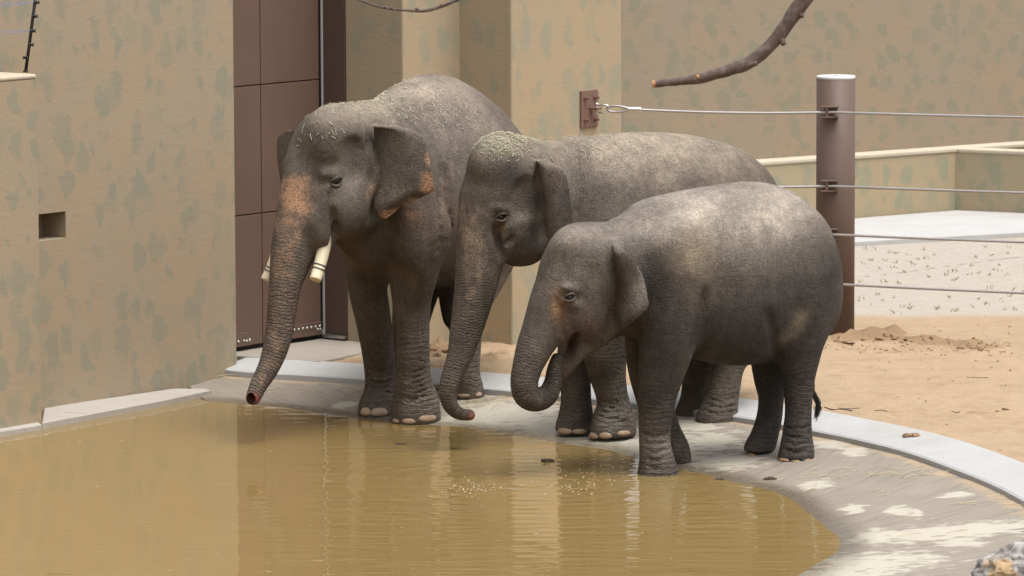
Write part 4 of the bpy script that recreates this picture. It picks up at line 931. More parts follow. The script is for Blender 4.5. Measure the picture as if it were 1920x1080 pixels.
YB = Y.finish((0.095, 0.082, 0.072),
    [(1240, 620, 70, 260, SHADE_WET, 0.75), (1380, 600, 190, 95, SHADE_WET, 0.72), (1500, 640, 80, 260, SHADE_WET, 0.75), (1255, 510, 55, 75, SHADE_WET, 0.85), (1166, 545, 20, 70, (0.050, 0.037, 0.029), 0.9, 'ear'), (1206, 520, 16, 60, (0.24, 0.218, 0.198), 0.9, 'ear'), (1440, 740, 60, 140, SHADE_WET, 0.8), (1560, 520, 26, 90, SHADE_WET, 0.6),  # ear entries paint its front as shaded and its rear fold as lit
     (1340, 390, 150, 48, LIT_DUST, 0.85), (1430, 385, 80, 55, LIT_DUST, 0.8), (1230, 420, 70, 34, LIT_DUST, 0.55), (1400, 440, 110, 60, LIT_DUST, 0.40), (1300, 480, 50, 60, (0.24, 0.19, 0.13), 0.45), (1497, 606, 18, 17, (0.27, 0.225, 0.155), 0.62), (1480, 630, 18, 15, (0.22, 0.185, 0.13), 0.5), (1080, 440, 70, 30, LIT_DUST, 0.4), (1060, 480, 60, 50, (0.20, 0.175, 0.15), 0.45),
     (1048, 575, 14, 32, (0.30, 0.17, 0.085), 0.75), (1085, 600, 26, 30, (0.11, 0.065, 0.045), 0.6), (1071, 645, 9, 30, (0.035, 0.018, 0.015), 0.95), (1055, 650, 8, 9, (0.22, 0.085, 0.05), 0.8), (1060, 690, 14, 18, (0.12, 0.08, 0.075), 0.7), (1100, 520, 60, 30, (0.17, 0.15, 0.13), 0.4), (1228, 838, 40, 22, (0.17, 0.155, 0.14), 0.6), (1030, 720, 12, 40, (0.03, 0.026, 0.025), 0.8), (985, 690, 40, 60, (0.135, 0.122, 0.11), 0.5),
     (1163, 545, 13, 45, (0.045, 0.030, 0.022), 0.7), (1066, 556, 13, 8, (0.030, 0.025, 0.022), 0.9), (1057, 570, 4, 12, (0.030, 0.025, 0.022), 0.6)],  # first entry deepens the painted shade on the ear front
    [], 'smallest elephant drinking with its trunk curled into its mouth, one foot in the water', wets=[(1240, 870, 60, 60, 0.9), (1040, 710, 20, 40, 1.0), (1480, 850, 60, 40, 0.5)],
    nails=[(2, 1467, 863, 18, 9, M_NAILD), (2, 1492, 867, 20, 9, M_NAILD), (2, 1516, 864, 15, 9, M_NAILD), (3, 1405, 855, 16, 9, M_NAILD)], eyes=[(1067, 557, .232, 6.4)], ringf=(22, 12))
# tail tuft
tp = []
for i in range(90):
    a = Y.B.loc(Y.B.P(1525+rng.normal()*1.5, 733+rng.uniform(0, 12), -.05)); b = Y.B.loc(Y.B.P(1530+rng.normal()*3.0, 778+rng.normal()*7, -.05+rng.normal()*.015)); m = (a+b)/2+np.array([-.035, 0, 0])+rng.normal(size=3)*0.006
    tp.append(tube(catmull([a, m, b], 3), np.linspace(0.0032, 0.0012, 7), 4))
mesh_obj('tail_tuft', *merge(tp), M_HAIR, Y.root)

# ------------------------------------------------------------------ the middle elephant
M = Elephant('elephant', (0.688, 39.10), (-0.845, -0.534), (0.60, 39.03), (-0.86, -0.51), 239.0, (-1.9, -0.85, -0.1), (1.65, 0.85, 2.75))
M.torso([(1035, 275, 500, 0.24), (1071, 257, 545, 0.34), (1115, 254, 590, 0.44), (1162, 249, 630, 0.51), (1209, 247.5, 650, 0.55), (1256, 249.5, 660, 0.56), (1300, 254, 660, 0.54), (1340, 263, 650, 0.50), (1380, 278, 635, 0.44), (1410, 297, 615, 0.37), (1434, 320, 585, 0.28), (1450, 350, 540, 0.18), (1458, 390, 480, 0.07)])
M.limb([(1165, 540, .22, 70), (1150, 600, .22, 56), (1136, 660, .21, 43), (1139, 700, .2, 35.5), (1147, 740, .2, 30.5), (1151, 765, .2, 33), (1150, 795, .2, 42), (1149, 822, .2, 46)], foot=0.042)
M.limb([(1120, 540, -.22, 66), (1095, 610, -.2, 48), (1078, 680, -.17, 34), (1080, 740, -.15, 29), (1080, 772, -.15, 32), (1078, 800, -.15, 37), (1077, 816, -.15, 38)], foot=0.042)
M.limb([(1400, 560, .2, 70), (1385, 625, .2, 50), (1367, 682, .2, 32), (1358, 728, .2, 31), (1350, 762, .2, 35), (1345, 790, .2, 42), (1344, 803, .2, 43)], foot=0.058)
M.limb([(1350, 560, -.2, 64), (1330, 630, -.2, 44), (1310, 700, -.18, 31), (1303, 745, -.18, 28), (1298, 770, -.18, 31), (1295, 790, -.18, 34)], foot=0.062)
M.hell(950, 352, 0, (78, 64, 98), 0.15, 0.1)
M.hell(938, 313, .09, (60, 46, 61), 0.2, 0.1); M.hell(938, 313, -.09, (60, 46, 61), 0.2, 0.1)
M.hell(1015, 376, 0, (90, 70, 104), 0.0, 0.1); M.hell(985, 338, 0, (75, 62, 74), 0.0, 0.1)
M.proboscis([(912, 370, 0, 50), (904, 430, 0, 45), (899, 490, 0, 43), (891, 540, 0, 38), (881, 590, 0, 33), (872, 628, 0, 28.5), (864, 660, 0, 24), (852, 695, 0, 20.5), (843, 720, 0, 18.5), (840, 744, 0, 15.5), (847, 764, 0, 14), (862, 776, 0, 12), (880, 778, 0, 11)], 0.06, 1.12, 2)
M.hell(962, 430, .12, (40, 38, 58), 0.15, 0.08); M.hell(962, 430, -.12, (40, 38, 58), 0.15, 0.08); M.hell(972, 458, 0, (40, 58, 40), 0.1, 0.07)
M.hell(935, 462, .15, (26, 20, 34), 0.1, 0.05)
M.S.chain([(*M.hd(1000, 450, 0), 30*M.m), (*M.hd(990, 473, 0), 22*M.m), (*M.hd(978, 480, 0), 16*M.m), (*M.hd(965, 484, 0), 12*M.m)], 0.05, 4, M.hy[:2], 1.6)
M.hell(944, 391, .215, (26, 9, 8), -0.2, 0.04); M.hell(939, 407, .275, (10, 6, 5), -0.2, 0.015, True); M.hell(947, 424, .215, (24, 9, 9), -0.4, 0.03); M.hell(985, 370, .285, (26, 10, 36), 0.0, 0.05, True)
M.hell(938, 452, .235, (4, 9, 34), -0.15, 0.03, True)
M.bell(1150, 480, .32, (66, 36, 100), 0.1, 0.1); M.bell(1395, 420, .26, (64, 50, 80), 0.0, 0.1)
M.hell(1022, 340, .26, (12, 12, 34), 0.1, 0.05)
M.ear([(301, 1018, 1024), (306, 1017, 1040), (313, 1017, 1055), (325, 1017, 1063), (346, 1019, 1068), (377, 1026, 1072), (405, 1027, 1075), (430, 1030, 1076), (455, 1031, 1072), (475, 1036, 1062), (487, 1044, 1054)], .24, (0.45, -0.89),
      lambda u, v: 0.02+0.05*math.sin(u*math.pi)-0.03*math.cos(u*math.pi*2)*v)
M.S.chain([(*M.b(1455, 380, 0), .06), (*M.b(1462, 470, 0), .045), (*M.b(1450, 600, -.05), .03)], 0.04)
LIT_DUST_M = (0.345, 0.295, 0.240)  # dust tone with sky light painted into it
M.crease([(1080, 296), (1087, 330), (1086, 375), (1080, 405)], 0.003, 0.05); M.crease([(928, 425), (934, 455), (944, 490)], 0.010, 0.05); M.crease([(946, 460), (955, 452), (962, 446)], 0.008, 0.03); M.crease([(1007, 320), (1010, 360), (1016, 400), (1020, 440)], 0.010, 0.05)
for q in range(5): M.crease([(1120, 748+q*10), (1148, 756+q*10), (1178, 747+q*10)], 0.006, 0.02)
for q in range(3): M.crease([(1324, 745+q*13), (1350, 752+q*13), (1380, 744+q*13)], 0.006, 0.02)
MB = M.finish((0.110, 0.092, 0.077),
    [(1220, 275, 230, 42, LIT_DUST_M, 0.9), (1180, 320, 170, 40, (0.25, 0.215, 0.18), 0.6), (1130, 380, 90, 50, (0.085, 0.077, 0.072), 0.6), (940, 262, 60, 26, (0.27, 0.25, 0.19), 0.7),
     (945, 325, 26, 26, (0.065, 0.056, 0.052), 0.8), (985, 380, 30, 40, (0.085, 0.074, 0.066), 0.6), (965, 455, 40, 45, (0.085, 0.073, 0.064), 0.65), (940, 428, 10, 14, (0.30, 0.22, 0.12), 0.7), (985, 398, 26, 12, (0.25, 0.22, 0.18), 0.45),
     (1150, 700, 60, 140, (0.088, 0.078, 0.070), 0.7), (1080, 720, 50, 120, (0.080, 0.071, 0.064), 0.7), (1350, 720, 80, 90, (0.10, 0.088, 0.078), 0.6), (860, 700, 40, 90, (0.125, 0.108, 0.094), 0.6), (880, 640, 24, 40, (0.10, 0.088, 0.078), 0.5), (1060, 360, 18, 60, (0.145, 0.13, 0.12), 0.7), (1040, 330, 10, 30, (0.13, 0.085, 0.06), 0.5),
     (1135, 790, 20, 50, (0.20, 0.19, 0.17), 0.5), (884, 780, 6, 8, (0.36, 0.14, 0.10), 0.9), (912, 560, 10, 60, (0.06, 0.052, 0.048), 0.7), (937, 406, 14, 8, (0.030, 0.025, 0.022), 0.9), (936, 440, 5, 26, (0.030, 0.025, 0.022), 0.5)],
    [(880, 450, 34, 90, 0.72, 'skin'), (872, 540, 20, 70, 0.5, 'skin'), (900, 380, 20, 30, 0.4, 'skin')], 'tuskless elephant with hay on its head, standing between the smallest and the tusked one',
    nails=[(0, 1110, 818, 15, 16, M_NAILM), (0, 1134, 818, 25, 16, M_NAILM), (0, 1171, 813, 26, 13, M_NAILM), (1, 1057, 810, 28, 16, M_NAILM), (1, 1089, 810, 30, 15, M_NAILM), (2, 1312, 797, 15, 10, M_NAILM), (2, 1334, 798, 25, 11, M_NAILM), (2, 1366, 797, 20, 11, M_NAILM), (3, 1276, 788, 18, 9, M_NAILM)],
    eyes=[(939, 407, .230, 6.6)], pinkcol=(0.30, 0.215, 0.15), ringf=(22, 12), ankle=0.9)

# ------------------------------------------------------------------ the tusked bull
B = Elephant('elephant', (-0.978, 40.17), (-0.40, -0.916), (-1.25, 39.70), (-0.65, -0.76), 232.0, (-2.75, -1.0, -0.1), (1.75, 1.1, 3.0))
B.S.loft(*np.array([(0.55, 2.42, 1.35, 0.25), (0.30, 2.57, 1.25, 0.40), (0.0, 2.655, 1.15, 0.52), (-0.5, 2.76, 1.05, 0.60), (-0.9, 2.77, 1.02, 0.64), (-1.3, 2.66, 1.02, 0.65), (-1.7, 2.48, 1.08, 0.60), (-2.0, 2.25, 1.2, 0.50), (-2.2, 2.0, 1.35, 0.34), (-2.3, 1.75, 1.5, 0.1)]).T, egg=0.2, p=2.1)
B.limb([(785, 430, .30, 62), (780, 470, .27, 53), (775, 515, .25, 46), (772, 560, .22, 37.5), (774, 610, .22, 32), (774, 665, .22, 32), (775, 715, .22, 34.5), (779, 745, .22, 41), (780, 770, .22, 46.5), (780, 790, .22, 47)], foot=-0.012)
B.limb([(690, 430, -.30, 56), (686, 490, -.27, 41), (689, 540, -.24, 37), (700, 600, -.22, 34), (708, 652, -.22, 31.5), (713, 707, -.22, 29.5), (712, 737, -.22, 31), (708, 762, -.22, 36), (707, 780, -.22, 38)], foot=-0.008)
B.limb([(915, 440, .26, 70), (902, 500, .25, 56), (888, 545, .24, 45), (876, 600, .22, 33), (872, 650, .22, 31), (871, 700, .22, 30), (875, 730, .22, 33), (876, 746, .22, 34)], foot=0.05)
B.limb([(800, 450, -.26, 66), (785, 520, -.24, 50), (772, 590, -.22, 38), (766, 650, -.22, 33), (768, 700, -.22, 32), (770, 740, -.22, 34)], foot=0.05)
B.hell(628, 312, 0, (98, 84, 112), 0.1, 0.1)
B.hell(628, 262, .17, (66, 58, 66), 0.2, 0.11); B.hell(628, 262, -.17, (66, 58, 66), 0.2, 0.11); B.hell(628, 330, 0, (80, 92, 70), 0.1, 0.08)
B.hell(690, 300, 0, (105, 90, 105), 0.0, 0.14); B.hell(715, 340, 0, (90, 95, 110), 0.0, 0.14)
B.proboscis([(600, 330, 0, 68), (580, 385, 0, 58), (563, 435, 0, 50), (549, 475, 0, 41), (536, 528, 0, 31), (530, 570, 0, 27.5), (525, 615, 0, 26), (516, 655, 0, 23.5), (503, 690, 0, 20), (487, 718, 0, 17), (478, 738, 0, 15), (475, 746, 0, 14)], 0.07, 1.0, 2)
B.hell(640, 385, .27, (60, 44, 60), 0.2, 0.09); B.hell(640, 385, -.27, (60, 44, 60), 0.2, 0.09); B.hell(650, 410, 0, (56, 70, 38), 0.1, 0.08)
B.hell(602, 425, .21, (34, 28, 44), 0.2, 0.06); B.hell(602, 425, -.21, (34, 28, 44), 0.2, 0.06)
B.hell(628, 322, .27, (34, 16, 11), 0.1, 0.07); B.hell(628, 322, -.27, (34, 16, 11), 0.1, 0.07)
B.hell(627, 339, .375, (11, 8, 6), 0.0, 0.02, True); B.hell(634, 358, .33, (28, 12, 10), -0.2, 0.035); B.hell(660, 300, .40, (34, 12, 40), 0.0, 0.06, True)
B.hell(626, 440, .32, (5, 12, 30), -0.1, 0.03, True)
B.hell(680, 300, .34, (20, 16, 50), 0, 0.06)
B.bell(775, 410, .36, (60, 34, 110), 0.1, 0.12); B.bell(900, 380, .36, (80, 50, 120), 0.0, 0.14)
# throat to chest, belly fold
B.hell(700, 420, 0, (70, 70, 50), 0.2, 0.1)
B.S.chain([(*B.b(835, 500, .10), .10), (*B.b(838, 550, .10), .075), (*B.b(842, 590, .10), .062), (*B.b(843, 602, .10), .05)], 0.05)
B.S.chain([(-2.25, 0, 1.95, .07), (-2.36, 0, 1.5, .05), (-2.33, 0.02, 1.0, .035)], 0.04)
B.ear([(233, 704, 711), (237, 703, 748), (245, 703, 780), (260, 704, 797), (287, 703, 805), (310, 703, 810), (330, 705, 813), (352, 702, 816), (362, 701, 806), (376, 701, 776), (387, 703, 754), (397, 706, 742), (404, 711, 732), (409, 715, 721)], .33, (0.985, -0.17),
      lambda u, v: 0.03+0.06*math.sin(u*math.pi*0.8)*(1-0.4*v)+0.10*math.exp(-(v/0.07)**2)*math.sin(min(u*1.2, 1)*math.pi)+0.014*math.sin(v*9+u*4)+0.012*math.sin(u*11+v*3)*u)
B.ear([(244, 541, 552), (249, 530, 552), (258, 522, 552), (275, 519.5, 552), (300, 520, 552), (330, 525, 550), (360, 530, 548), (385, 535, 545)], -.34, (-0.40, 0.917),
      lambda u, v: 0.0)
PK = (0.42, 0.235, 0.135)
B.crease([(624, 395), (627, 420), (630, 446)], 0.010, 0.05); B.crease([(838, 320), (842, 380), (846, 450)], 0.012, 0.06); B.crease([(826, 300), (829, 350), (828, 410), (822, 470)], 0.009, 0.05); B.crease([(690, 255), (694, 300), (697, 345)], 0.012, 0.06)
for q in range(6): B.crease([(748, 690+q*10), (772, 699+q*10), (800, 690+q*10)], 0.006, 0.02)
for q in range(5): B.crease([(690, 690+q*11), (710, 697+q*11), (734, 689+q*11)], 0.006, 0.02)
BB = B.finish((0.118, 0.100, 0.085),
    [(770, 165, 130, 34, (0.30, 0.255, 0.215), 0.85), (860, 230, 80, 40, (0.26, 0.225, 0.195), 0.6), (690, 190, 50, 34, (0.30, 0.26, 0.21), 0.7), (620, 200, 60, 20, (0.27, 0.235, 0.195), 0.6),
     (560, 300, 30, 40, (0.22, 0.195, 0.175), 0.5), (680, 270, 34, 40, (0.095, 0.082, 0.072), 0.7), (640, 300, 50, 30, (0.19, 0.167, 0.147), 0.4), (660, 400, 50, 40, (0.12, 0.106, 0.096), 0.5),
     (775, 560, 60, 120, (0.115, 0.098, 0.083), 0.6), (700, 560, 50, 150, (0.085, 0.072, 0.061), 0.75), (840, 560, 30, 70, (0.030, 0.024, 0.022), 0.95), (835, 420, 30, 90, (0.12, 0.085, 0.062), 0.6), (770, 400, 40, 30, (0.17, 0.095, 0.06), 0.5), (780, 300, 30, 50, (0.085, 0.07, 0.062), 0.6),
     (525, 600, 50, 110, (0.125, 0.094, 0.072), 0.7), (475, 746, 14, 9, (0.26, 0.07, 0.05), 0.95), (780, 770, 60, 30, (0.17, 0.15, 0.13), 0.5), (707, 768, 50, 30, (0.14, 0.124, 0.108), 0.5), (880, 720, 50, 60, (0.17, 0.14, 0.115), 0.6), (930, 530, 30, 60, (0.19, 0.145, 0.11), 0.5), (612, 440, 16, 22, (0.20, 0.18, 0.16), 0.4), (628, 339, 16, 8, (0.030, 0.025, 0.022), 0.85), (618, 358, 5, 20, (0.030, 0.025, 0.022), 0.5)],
    [(556, 370, 40, 40, 0.95, 'skin'), (545, 420, 42, 50, 0.62, 'skin'), (530, 480, 34, 60, 0.50, 'skin'), (515, 610, 22, 120, 0.42, 'skin'), (490, 700, 16, 40, 0.5, 'skin'), (811, 345, 16, 22, 1.05, 'ear'), (808, 300, 7, 30, 0.8, 'ear'), (725, 398, 24, 16, 1.1, 'ear'), (775, 374, 30, 8, 0.85, 'ear'), (700, 350, 14, 20, 0.55), (765, 400, 30, 16, 0.5, 'skin')],
    'largest elephant with two sawn-off tusks and pink freckled trunk before the brown door',
    nails=[(0, 741, 789, 14, 14, M_NAIL), (0, 766, 790, 28, 17, M_NAIL), (0, 803, 785, 33, 20, M_NAIL), (1, 684, 774, 20, 19, M_NAIL), (1, 712, 775, 32, 20, M_NAIL), (2, 868, 741, 28, 15, M_NAIL), (2, 898, 740, 14, 15, M_NAIL)],
    eyes=[(628, 340, .340, 7.6)], pinkcol=PK, ringf=(17, 11), ankle=1.0)
# tusks: sawn off square and bound with wire
for (pts, w0, w1) in [([(612, 440), (607, 466), (600, 495), (591, 525)], .22, .26), ([(531, 440), (522, 470), (511, 500), (499, 526)], -.20, -.26)]:
    P4 = [B.hd(x, y, w0+(w1-w0)*i/3) for i, (x, y) in enumerate(pts)]; C4 = catmull(P4, 8)
    tv, tf = tube(C4, np.linspace(0.056, 0.047, len(C4)), 24); tk = mesh_obj('tusk', tv, tf, M_IVORY, B.root); bevel(tk, 0.006, 2, 50)
    tk.data.polygons.foreach_set('use_smooth', [len(q.vertices) == 4 for q in tk.data.polygons])
    for fr in (0.72, 0.80):
        i = int(fr*(len(C4)-1)); c = C4[i]; ax_ = C4[i+1]-C4[i-1]; ax_ /= np.linalg.norm(ax_); u = np.cross(ax_, Z3); u /= np.linalg.norm(u); w_ = np.cross(ax_, u)
        rp_ = [c+(u*math.cos(a)+w_*math.sin(a))*0.0515+ax_*0.004*math.sin(2*a) for a in np.linspace(0, 2*math.pi, 28)]
        bv, bf = tube(rp_, 0.005, 6); bd = mesh_obj('band', bv, bf, M_BAND); bd.parent = tk
# ------------------------------------------------------------------ overhanging tree (trunk stands outside the picture)
def mat_bark():
    t = NT('bark'); p = t.co('Object'); a = t.noise(t.mapping(p, (1, 1, 1)), 9, 5, 0.7); b = t.noise(p, 60, 4, 0.7); c = t.vor(p, 30)
    col = t.mix(a, (0.060, 0.040, 0.033), (0.145, 0.105, 0.090)); col = t.mix(t.ramp(c, 0.5, 0.75, 0, 0.35), col, (0.20, 0.165, 0.15))
    return t.set(col, 0.85, t.bump(t.math('ADD', a, t.math('MULTIPLY', b, 0.6)), 0.7, 0.006), spec=0.2)
M_BARK = mat_bark(); M_CUT = simple('cut_wood', (0.42, 0.20, 0.08), 0.7, 0.3, 60)
TD = 28.5
tree = empty('bare_tree', (4.7, TD+0.3, 0.0)); tag(tree, 'leafless tree whose sawn-off branch hangs down in front of the far wall', 'tree')
tv, tf = tube(catmull([(4.7, TD+.3, -0.2), (4.65, TD+.28, 1.6), (4.55, TD+.22, 3.2), (4.45, TD+.1, 4.6), (4.3, TD, 5.8), (4.25, TD-.1, 7.2)], 8), np.linspace(0.22, 0.10, 41), 16, jit=0.02)
child(mesh_obj('trunk', tv, tf, M_BARK, smooth=True), tree)
bp_ = [AT(x, y, TD) for x, y in [(1224, 158), (1265, 153), (1308, 149), (1350, 136), (1395, 122), (1425, 104), (1446, 84), (1468, 55), (1490, 22), (1512, -8), (1545, -60)]]
bp_ += [np.array([2.6, TD, 4.75]), np.array([3.4, TD, 4.95]), np.array([4.45, TD+.1, 4.7])]
pr = np.array([7.2, 8.2, 9.5, 11, 12, 12.5, 13, 13.5, 14, 14.5, 15, 16, 18, 22])/F_PX*TD
PB = catmull(np.column_stack([np.array(bp_), pr]), 9)
PB[:, :3] += 0.006*np.stack([fbm(PB[:, :3], 9.0, 2, 61+i) for i in range(3)], 1); PB[:, 3] *= 1+0.10*fbm(PB[:, :3], 14.0, 2, 71)
tv, tf = tube(PB[:, :3], PB[:, 3], 16); br = child(mesh_obj('branch', tv, tf, M_BARK, smooth=True), tree)
def knot(px, py, r, px2, py2, mt):
    a = AT(px, py, TD-0.01); b = AT(px2, py2, TD-0.03); v_, f_ = tube(catmull([a, (a+b)/2, b], 3), np.linspace(r, r*0.6, 7)/F_PX*TD, 9)
    o = mesh_obj('knot', v_, f_, mt, smooth=True); o.parent = br; return o
knot(1305, 150, 6, 1310, 142, M_CUT); knot(1394, 124, 8, 1420, 118, M_BARK); knot(1463, 70, 8, 1470, 84, M_BARK); knot(1495, 20, 7, 1505, 32, M_BARK)
c0 = PB[0, :3]; ax_ = PB[0, :3]-PB[1, :3]; ax_ /= np.linalg.norm(ax_); tv, tf = tube([c0-ax_*0.012, c0+ax_*0.004], PB[0, 3]*1.02, 14)
o = mesh_obj('cut_face', tv, tf, M_CUT); o.parent = br
tw = [(655, -8), (690, 6), (722, 15), (760, 19), (795, 20.5), (825, 13), (850, 2), (875, -14)]
tp_ = [AT(x, y, TD) for x, y in tw]+[np.array([0.2, TD, 4.5]), np.array([1.5, TD, 4.9]), np.array([2.7, TD, 4.85])]
PT = catmull(np.column_stack([np.array(tp_), np.array([1.6, 2.0, 2.4, 2.6, 2.8, 3.0, 3.2, 3.6, 5, 7, 9])/F_PX*TD]), 8)
tv, tf = tube(PT[:, :3], PT[:, 3]*(1+0.1*fbm(PT[:, :3], 20.0, 2, 5)), 8)
tg = child(mesh_obj('twig', tv, tf, M_BARK, smooth=True), tree)
for (x, y) in [(722, 13), (733, 15), (782, 17), (828, 10), (683, 3)]:
    a = AT(x, y, TD); iv, fi = ico(1); o = mesh_obj('bud', a+iv*np.array([0.014, 0.011, 0.009]), fi, M_BARK, smooth=True); o.parent = tg

# ------------------------------------------------------------------ rock at the near edge of the beach
iv, fi = ico(6); n_ = fbm(iv, 1.3, 5, 77); n2_ = np.abs(fbm(iv, 3.0, 4, 91)); r_ = 1+0.24*n_-0.07*n2_+0.02*fbm(iv, 14, 3, 5)
rc = G(1935, 1085, 0.09); rk = rc+iv*r_[:, None]*np.array([0.42, 0.36, 0.25])+np.array([0.05, -0.1, 0.02])
t = NT('rock'); p = t.co('Object'); a = t.noise(p, 7, 6, 0.7); b = t.noise(p, 30, 5, 0.75); c = t.noise(p, 3.2, 4, 0.6)
col = t.mix(t.ramp(a, 0.35, 0.65), (0.12, 0.105, 0.10), (0.40, 0.38, 0.355)); col = t.mix(t.ramp(c, 0.52, 0.62), col, t.mix(b, (0.30, 0.20, 0.10), (0.45, 0.33, 0.20)))
col = t.mix(t.ramp(b, 0.6, 0.72, 0, 0.7), col, (0.55, 0.54, 0.52))
rock = mesh_obj('rock', rk, fi, t.set(col, 0.9, t.bump(t.math('ADD', a, b), 0.6, 0.012), spec=0.2), smooth=True); tag(rock, 'rough grey and ochre boulder on the concrete pond edge', 'rock')

# ------------------------------------------------------------------ small litter
M_CLOD = simple('dung', (0.060, 0.042, 0.026), 0.9, 0.4, 60, 0.01); M_SOIL = simple('soil_clod', (0.24, 0.155, 0.09), 0.95, 0.35, 40, 0.01); M_STRAW = simple('straw', (0.44, 0.365, 0.235), 0.8, 0.25, 30); M_TWIG = simple('twig_bark', (0.075, 0.05, 0.035), 0.9, 0.3, 30)
from mathutils.bvhtree import BVHTree
bvh = []
for o_ in (ground, floor, kerb):
    bvh.append(BVHTree.FromPolygons([q.co[:] for q in o_.data.vertices], [q.vertices[:] for q in o_.data.polygons]))
def surf(px, py):
    d = Vector(ray(px, py)).normalized(); best = None
    for b_ in bvh:
        h_ = b_.ray_cast(Vector(CAM), d)
        if h_[0] is not None and (best is None or h_[3] < best[3]): best = h_
    return np.array(best[0]) if best else G(px, py, 0.05)
def clod(name, px, py, w, h, mat, label, cat, grp=None, z=None, seed=0):
    c = G(px, py, z) if z is not None else surf(px, py); m = c[1]/F_PX; iv, fi = ico(3); g_ = np.random.default_rng(300+seed); L_ = []
    for q in range(7):
        dx = g_.uniform(-0.42, 0.42)*w*m if q else 0.0; s_ = (0.42-abs(dx)/(w*m)*0.45)*w*m*g_.uniform(0.55, 1.0); r = 1+0.35*fbm(iv, 2.2, 4, 100+seed*9+q)
        L_.append((c+np.array([dx, g_.normal()*w*m*0.12, h*m*0.10])+iv*r[:, None]*np.array([s_, s_*0.9, h*m*0.62*g_.uniform(0.6, 1.0)]), fi))
    v_, fi = merge(L_)
    o = mesh_obj(name, v_, fi, mat, smooth=False); return tag(o, label, cat, grp)
clod('dung_ball', 370, 716, 13, 9, M_CLOD, 'dark dung ball against the foot of the tall tan wall', 'dung', None, None, 1)
clod('floating_clump', 1026, 865, 25, 7, M_CLOD, 'dark clump floating in the muddy water below the drinking elephant', 'clump', None, 0.0, 2)
clod('floating_clump', 753, 833, 22, 3, M_CLOD, 'flat dark clump floating in front of the feet of the largest elephant', 'clump', None, 0.0, 3)
clod('dung_scrap', 1351, 900, 18, 6, M_CLOD, 'small dung scrap at the waterline behind the foot of the smallest elephant', 'dung', None, None, 4)
clod('dung_scrap', 1445, 898, 26, 6, M_CLOD, 'crumbled dung scrap on the concrete between water and hind feet', 'dung', None, None, 5)
clod('soil_lump', 1708, 818, 30, 9, M_SOIL, 'brown soil lump spilled onto the kerb top', 'soil', None, None, 6)
pos = [(1662, 630, 16, 12), (1678, 634, 22, 14), (1648, 636, 18, 11), (1700, 636, 12, 7), (1745, 634, 9, 8), (1780, 638, 15, 7), (1728, 632, 10, 5), (1822, 651, 20, 12), (1800, 654, 14, 8), (1838, 655, 13, 8), (1590, 641, 24, 8), (1620, 636, 14, 6), (1570, 640, 16, 8), (812, 656, 18, 10), (830, 659, 22, 12), (846, 662, 14, 8), (820, 666, 16, 7), (1886, 768, 14, 7), (1870, 772, 10, 5), (1690, 642, 10, 6), (1850, 658, 10, 5), (1880, 660, 12, 4)]
vb = []
for k, (x, y, w, h) in enumerate(pos):
    c = surf(x, y); m = c[1]/F_PX; iv, fi = ico(2); r = 1+0.4*fbm(iv, 2.0, 3, 200+k); vb.append((c+iv*r[:, None]*np.array([w*m/2, w*m/2, h*m/2]), fi))
for k in range(260):
    x, y = (rng.uniform(1545, 1900), rng.normal(648, 9)) if k < 150 else (rng.uniform(1420, 1920), rng.uniform(610, 860)); s_ = rng.uniform(1, 3.2)
    if k >= 150 and y > 620+ (x-1400)*0.48: continue
    c = surf(x, y); m = c[1]/F_PX; iv, fi = ico(1); vb.append((c+iv*(1+0.3*rng.normal(size=(len(iv), 1)))*np.array([s_*m, s_*m, s_*m*0.6]), fi))
o = mesh_obj('soil_crumbs', *merge(vb), M_SOIL); tag(o, 'crumbs and clods of dark soil scattered over the sand near the post', 'soil', kind='stuff')
# twigs on the sand
for k, (pts, r) in enumerate([([(1546, 764), (1562, 769), (1580, 768), (1598, 771)], 2.0), ([(1572, 766), (1590, 767), (1612, 766)], 1.3), ([(1640, 771), (1652, 770), (1664, 772)], 1.4), ([(1812, 708), (1835, 709), (1853, 709)], 1.2), ([(1785, 772), (1792, 774), (1800, 773)], 1.6)]):
    P_ = catmull([surf(x, y)+np.array([0, 0, 0.004]) for x, y in pts], 5); tv, tf = tube(P_, r/2/F_PX*P_[0][1], 6, jit=0.08); o = mesh_obj('fallen_twig', tv, tf, M_TWIG, smooth=True)
    tag(o, ['longest bent dark twig on the sand behind the smallest elephant', 'thin twig lying across the longest bent twig', 'short dark twig on open sand right of the two crossed twigs', 'straight thin twig on the sand below the soil mound', 'tiny dark twig scrap on the sand near the kerb'][k], 'twig')
# straw: on the beach, by the kerb and the wall foot
st = []
def straw_at(c, ang, L, r=0.0022, bendy=0.02, lift=0.006):
    d = np.array([math.cos(ang), math.sin(ang), 0]); a = c-d*L/2; b = c+d*L/2; m = c+np.array([-d[1], d[0], 0])*rng.normal()*bendy*L*4+np.array([0, 0, abs(rng.normal())*lift])
    return tube(catmull([a+[0, 0, lift*0.5], m+[0, 0, lift], b+[0, 0, lift*rng.uniform(0.3, 1.5)]], 3), r, 4)
spots = [(1700, 886, 60, 7, 40), (1620, 893, 120, 10, 18), (1530, 893, 30, 3, 5), (1790, 949, 60, 4, 9), (1850, 948, 50, 5, 8), (1690, 925, 30, 5, 9), (1740, 975, 40, 6, 10), (1880, 930, 25, 4, 6), (415, 707, 14, 4, 22), (395, 711, 12, 3, 12), (520, 732, 40, 5, 14), (500, 736, 30, 4, 8), (530, 745, 30, 2, 4), (620, 722, 60, 3, 26), (660, 733, 40, 3, 12), (880, 762, 60, 6, 40), (930, 752, 40, 3, 20), (150, 770, 40, 8, 5), (250, 745, 40, 6, 4), (1500, 905, 90, 15, 10), (1650, 880, 60, 10, 14), (1390, 870, 60, 12, 6), (1800, 1010, 70, 20, 10)]
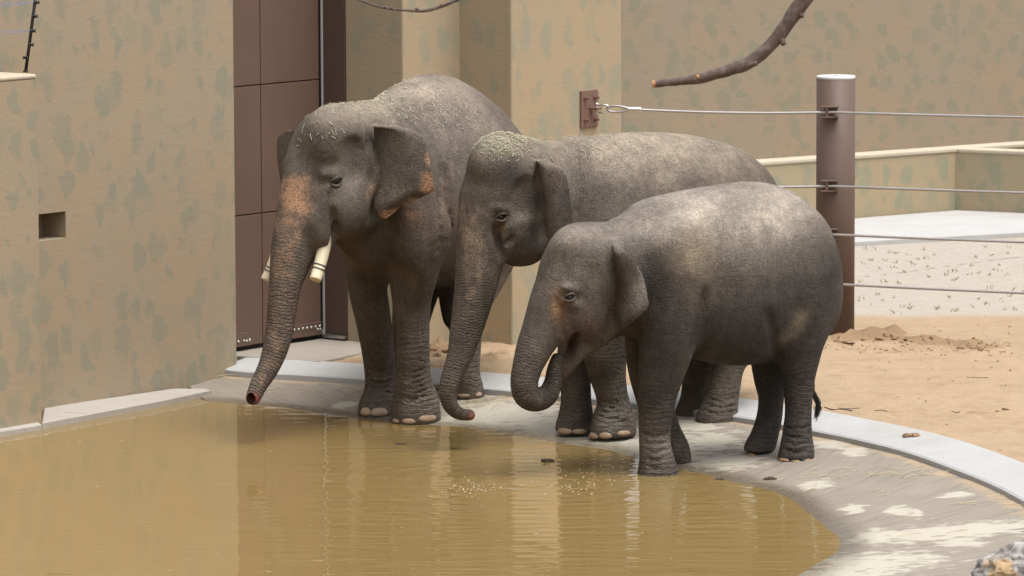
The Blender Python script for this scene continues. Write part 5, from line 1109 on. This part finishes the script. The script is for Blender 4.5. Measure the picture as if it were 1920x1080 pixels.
for (x, y, rx, ry, n_) in spots:
    for _ in range(max(2, int(n_*0.55))):
        xx, yy = x+rng.normal()*rx*0.8, y+rng.normal()*ry*1.0
        c = surf(xx, yy) if yy > 700 and xx > 398 else G(xx, yy, 0.052); st.append(straw_at(c, rng.normal()*0.45+rng.choice([0, 0.9]), rng.uniform(0.04, 0.22), rng.uniform(0.0013, 0.0026)))
o = mesh_obj('straw', *merge(st), M_STRAW); tag(o, 'loose straw scattered on the concrete beach and along the kerb', 'straw', kind='stuff')
# hay on the backs
def hay(E, wins, name, label):
    Wv = E.W; px_, py_ = project(Wv); me = E.body.data; nz = np.empty(len(me.vertices)*3, np.float32); me.vertices.foreach_get('normal', nz); nz = nz.reshape(-1, 3)
    hs_ = []
    for (x, y, rx, ry, n_, L) in wins:
        ok = np.argwhere((((px_-x)/rx)**2+((py_-y)/ry)**2 < 1) & (nz[:, 2] > 0.12) & (E.V[:, 1] > -0.35))[:, 0]
        if len(ok) == 0: continue
        wts = np.exp(-2*(((px_[ok]-x)/rx)**2+((py_[ok]-y)/ry)**2)); ok = rng.choice(ok, n_, p=wts/wts.sum())
        for i in ok:
            c = Wv[i]; nw = A3(E.B.h*nz[i, 0]+E.B.l*nz[i, 1], nz[i, 2]); t_ = np.cross(nw, rng.normal(size=3)); t_ /= np.linalg.norm(t_)+1e-9; l_ = rng.uniform(0.35, 1.0)*L
            c = c+nw*0.003; hs_.append(tube([c-t_*l_/2, c+nw*rng.uniform(0.001, 0.006), c+t_*l_/2+nw*rng.uniform(0, 0.008)], rng.uniform(0.0012, 0.0028), 4))
    o = mesh_obj(name, *merge(hs_), M_HAY); tag(o, label, 'hay', kind='stuff')
hay(M, [(940, 270, 58, 36, 300, 0.05), (1000, 258, 70, 14, 160, 0.06), (1100, 270, 60, 30, 90, 0.05), (1000, 300, 80, 50, 60, 0.05), (1240, 290, 160, 50, 90, 0.03)], 'hay', 'green hay lying on the head and neck of the tuskless elephant')
hay(B, [(690, 185, 50, 35, 260, 0.05), (740, 195, 70, 50, 200, 0.05), (790, 190, 80, 50, 220, 0.04), (640, 195, 60, 12, 60, 0.05), (600, 270, 50, 60, 22, 0.06), (850, 230, 60, 50, 80, 0.04)], 'hay', 'hay bits strewn over the back and crown of the largest elephant')
# foam and floating specks
t = NT('foam'); M_FOAM = t.set((0.46, 0.40, 0.28), 0.35, spec=0.5)
fb_ = []
for k in range(190):
    if k < 45: x, y = 1080+rng.normal()*35, 905+rng.normal()*14
    elif k < 110: x, y = 880+rng.normal()*30, 915+rng.normal()*8
    elif k < 150: x, y = 1180+rng.normal()*60, 880+rng.normal()*14
    else: x, y = rng.uniform(20, 1400), rng.uniform(820, 1070)
    c = G(x, y, 0.0); r = rng.uniform(0.003, 0.0065)*(1 if k > 150 else 1.25); iv, fi = ico(1)
    sq = rng.uniform(2, 6) if k > 150 else 1.1
    fb_.append((c+iv*np.array([r*sq*(0.6 if k > 150 else 1), r, r*0.5 if k < 150 else r*0.15]), fi))
o = mesh_obj('foam_bubbles', *merge(fb_), M_FOAM, smooth=True); tag(o, 'small foam bubbles and chaff specks floating on the muddy water', 'foam', kind='stuff')
# green sprouts in the gravelly strip
M_SPROUT = simple('sprout', (0.24, 0.235, 0.12), 0.8, 0.4, 30); sp_ = []
for k in range(75):
    x, y = rng.uniform(1604, 1935), rng.uniform(462, 590); c = surf(x, y)
    for j in range(rng.integers(2, 5)):
        d = np.array([rng.normal()*0.5, rng.normal()*0.5, 1.0]); L = rng.uniform(0.012, 0.042); cc = c+np.array([rng.normal()*0.015, rng.normal()*0.015, 0])
        sp_.append(tube([cc, cc+d*L*0.6, cc+d*L+np.array([rng.normal()*0.015, 0, 0])], np.array([0.003, 0.0035, 0.001]), 4))
o = mesh_obj('grass_sprouts', *merge(sp_), M_SPROUT); tag(o, 'sparse green grass sprouts in the pale gravel strip', 'grass', kind='stuff')
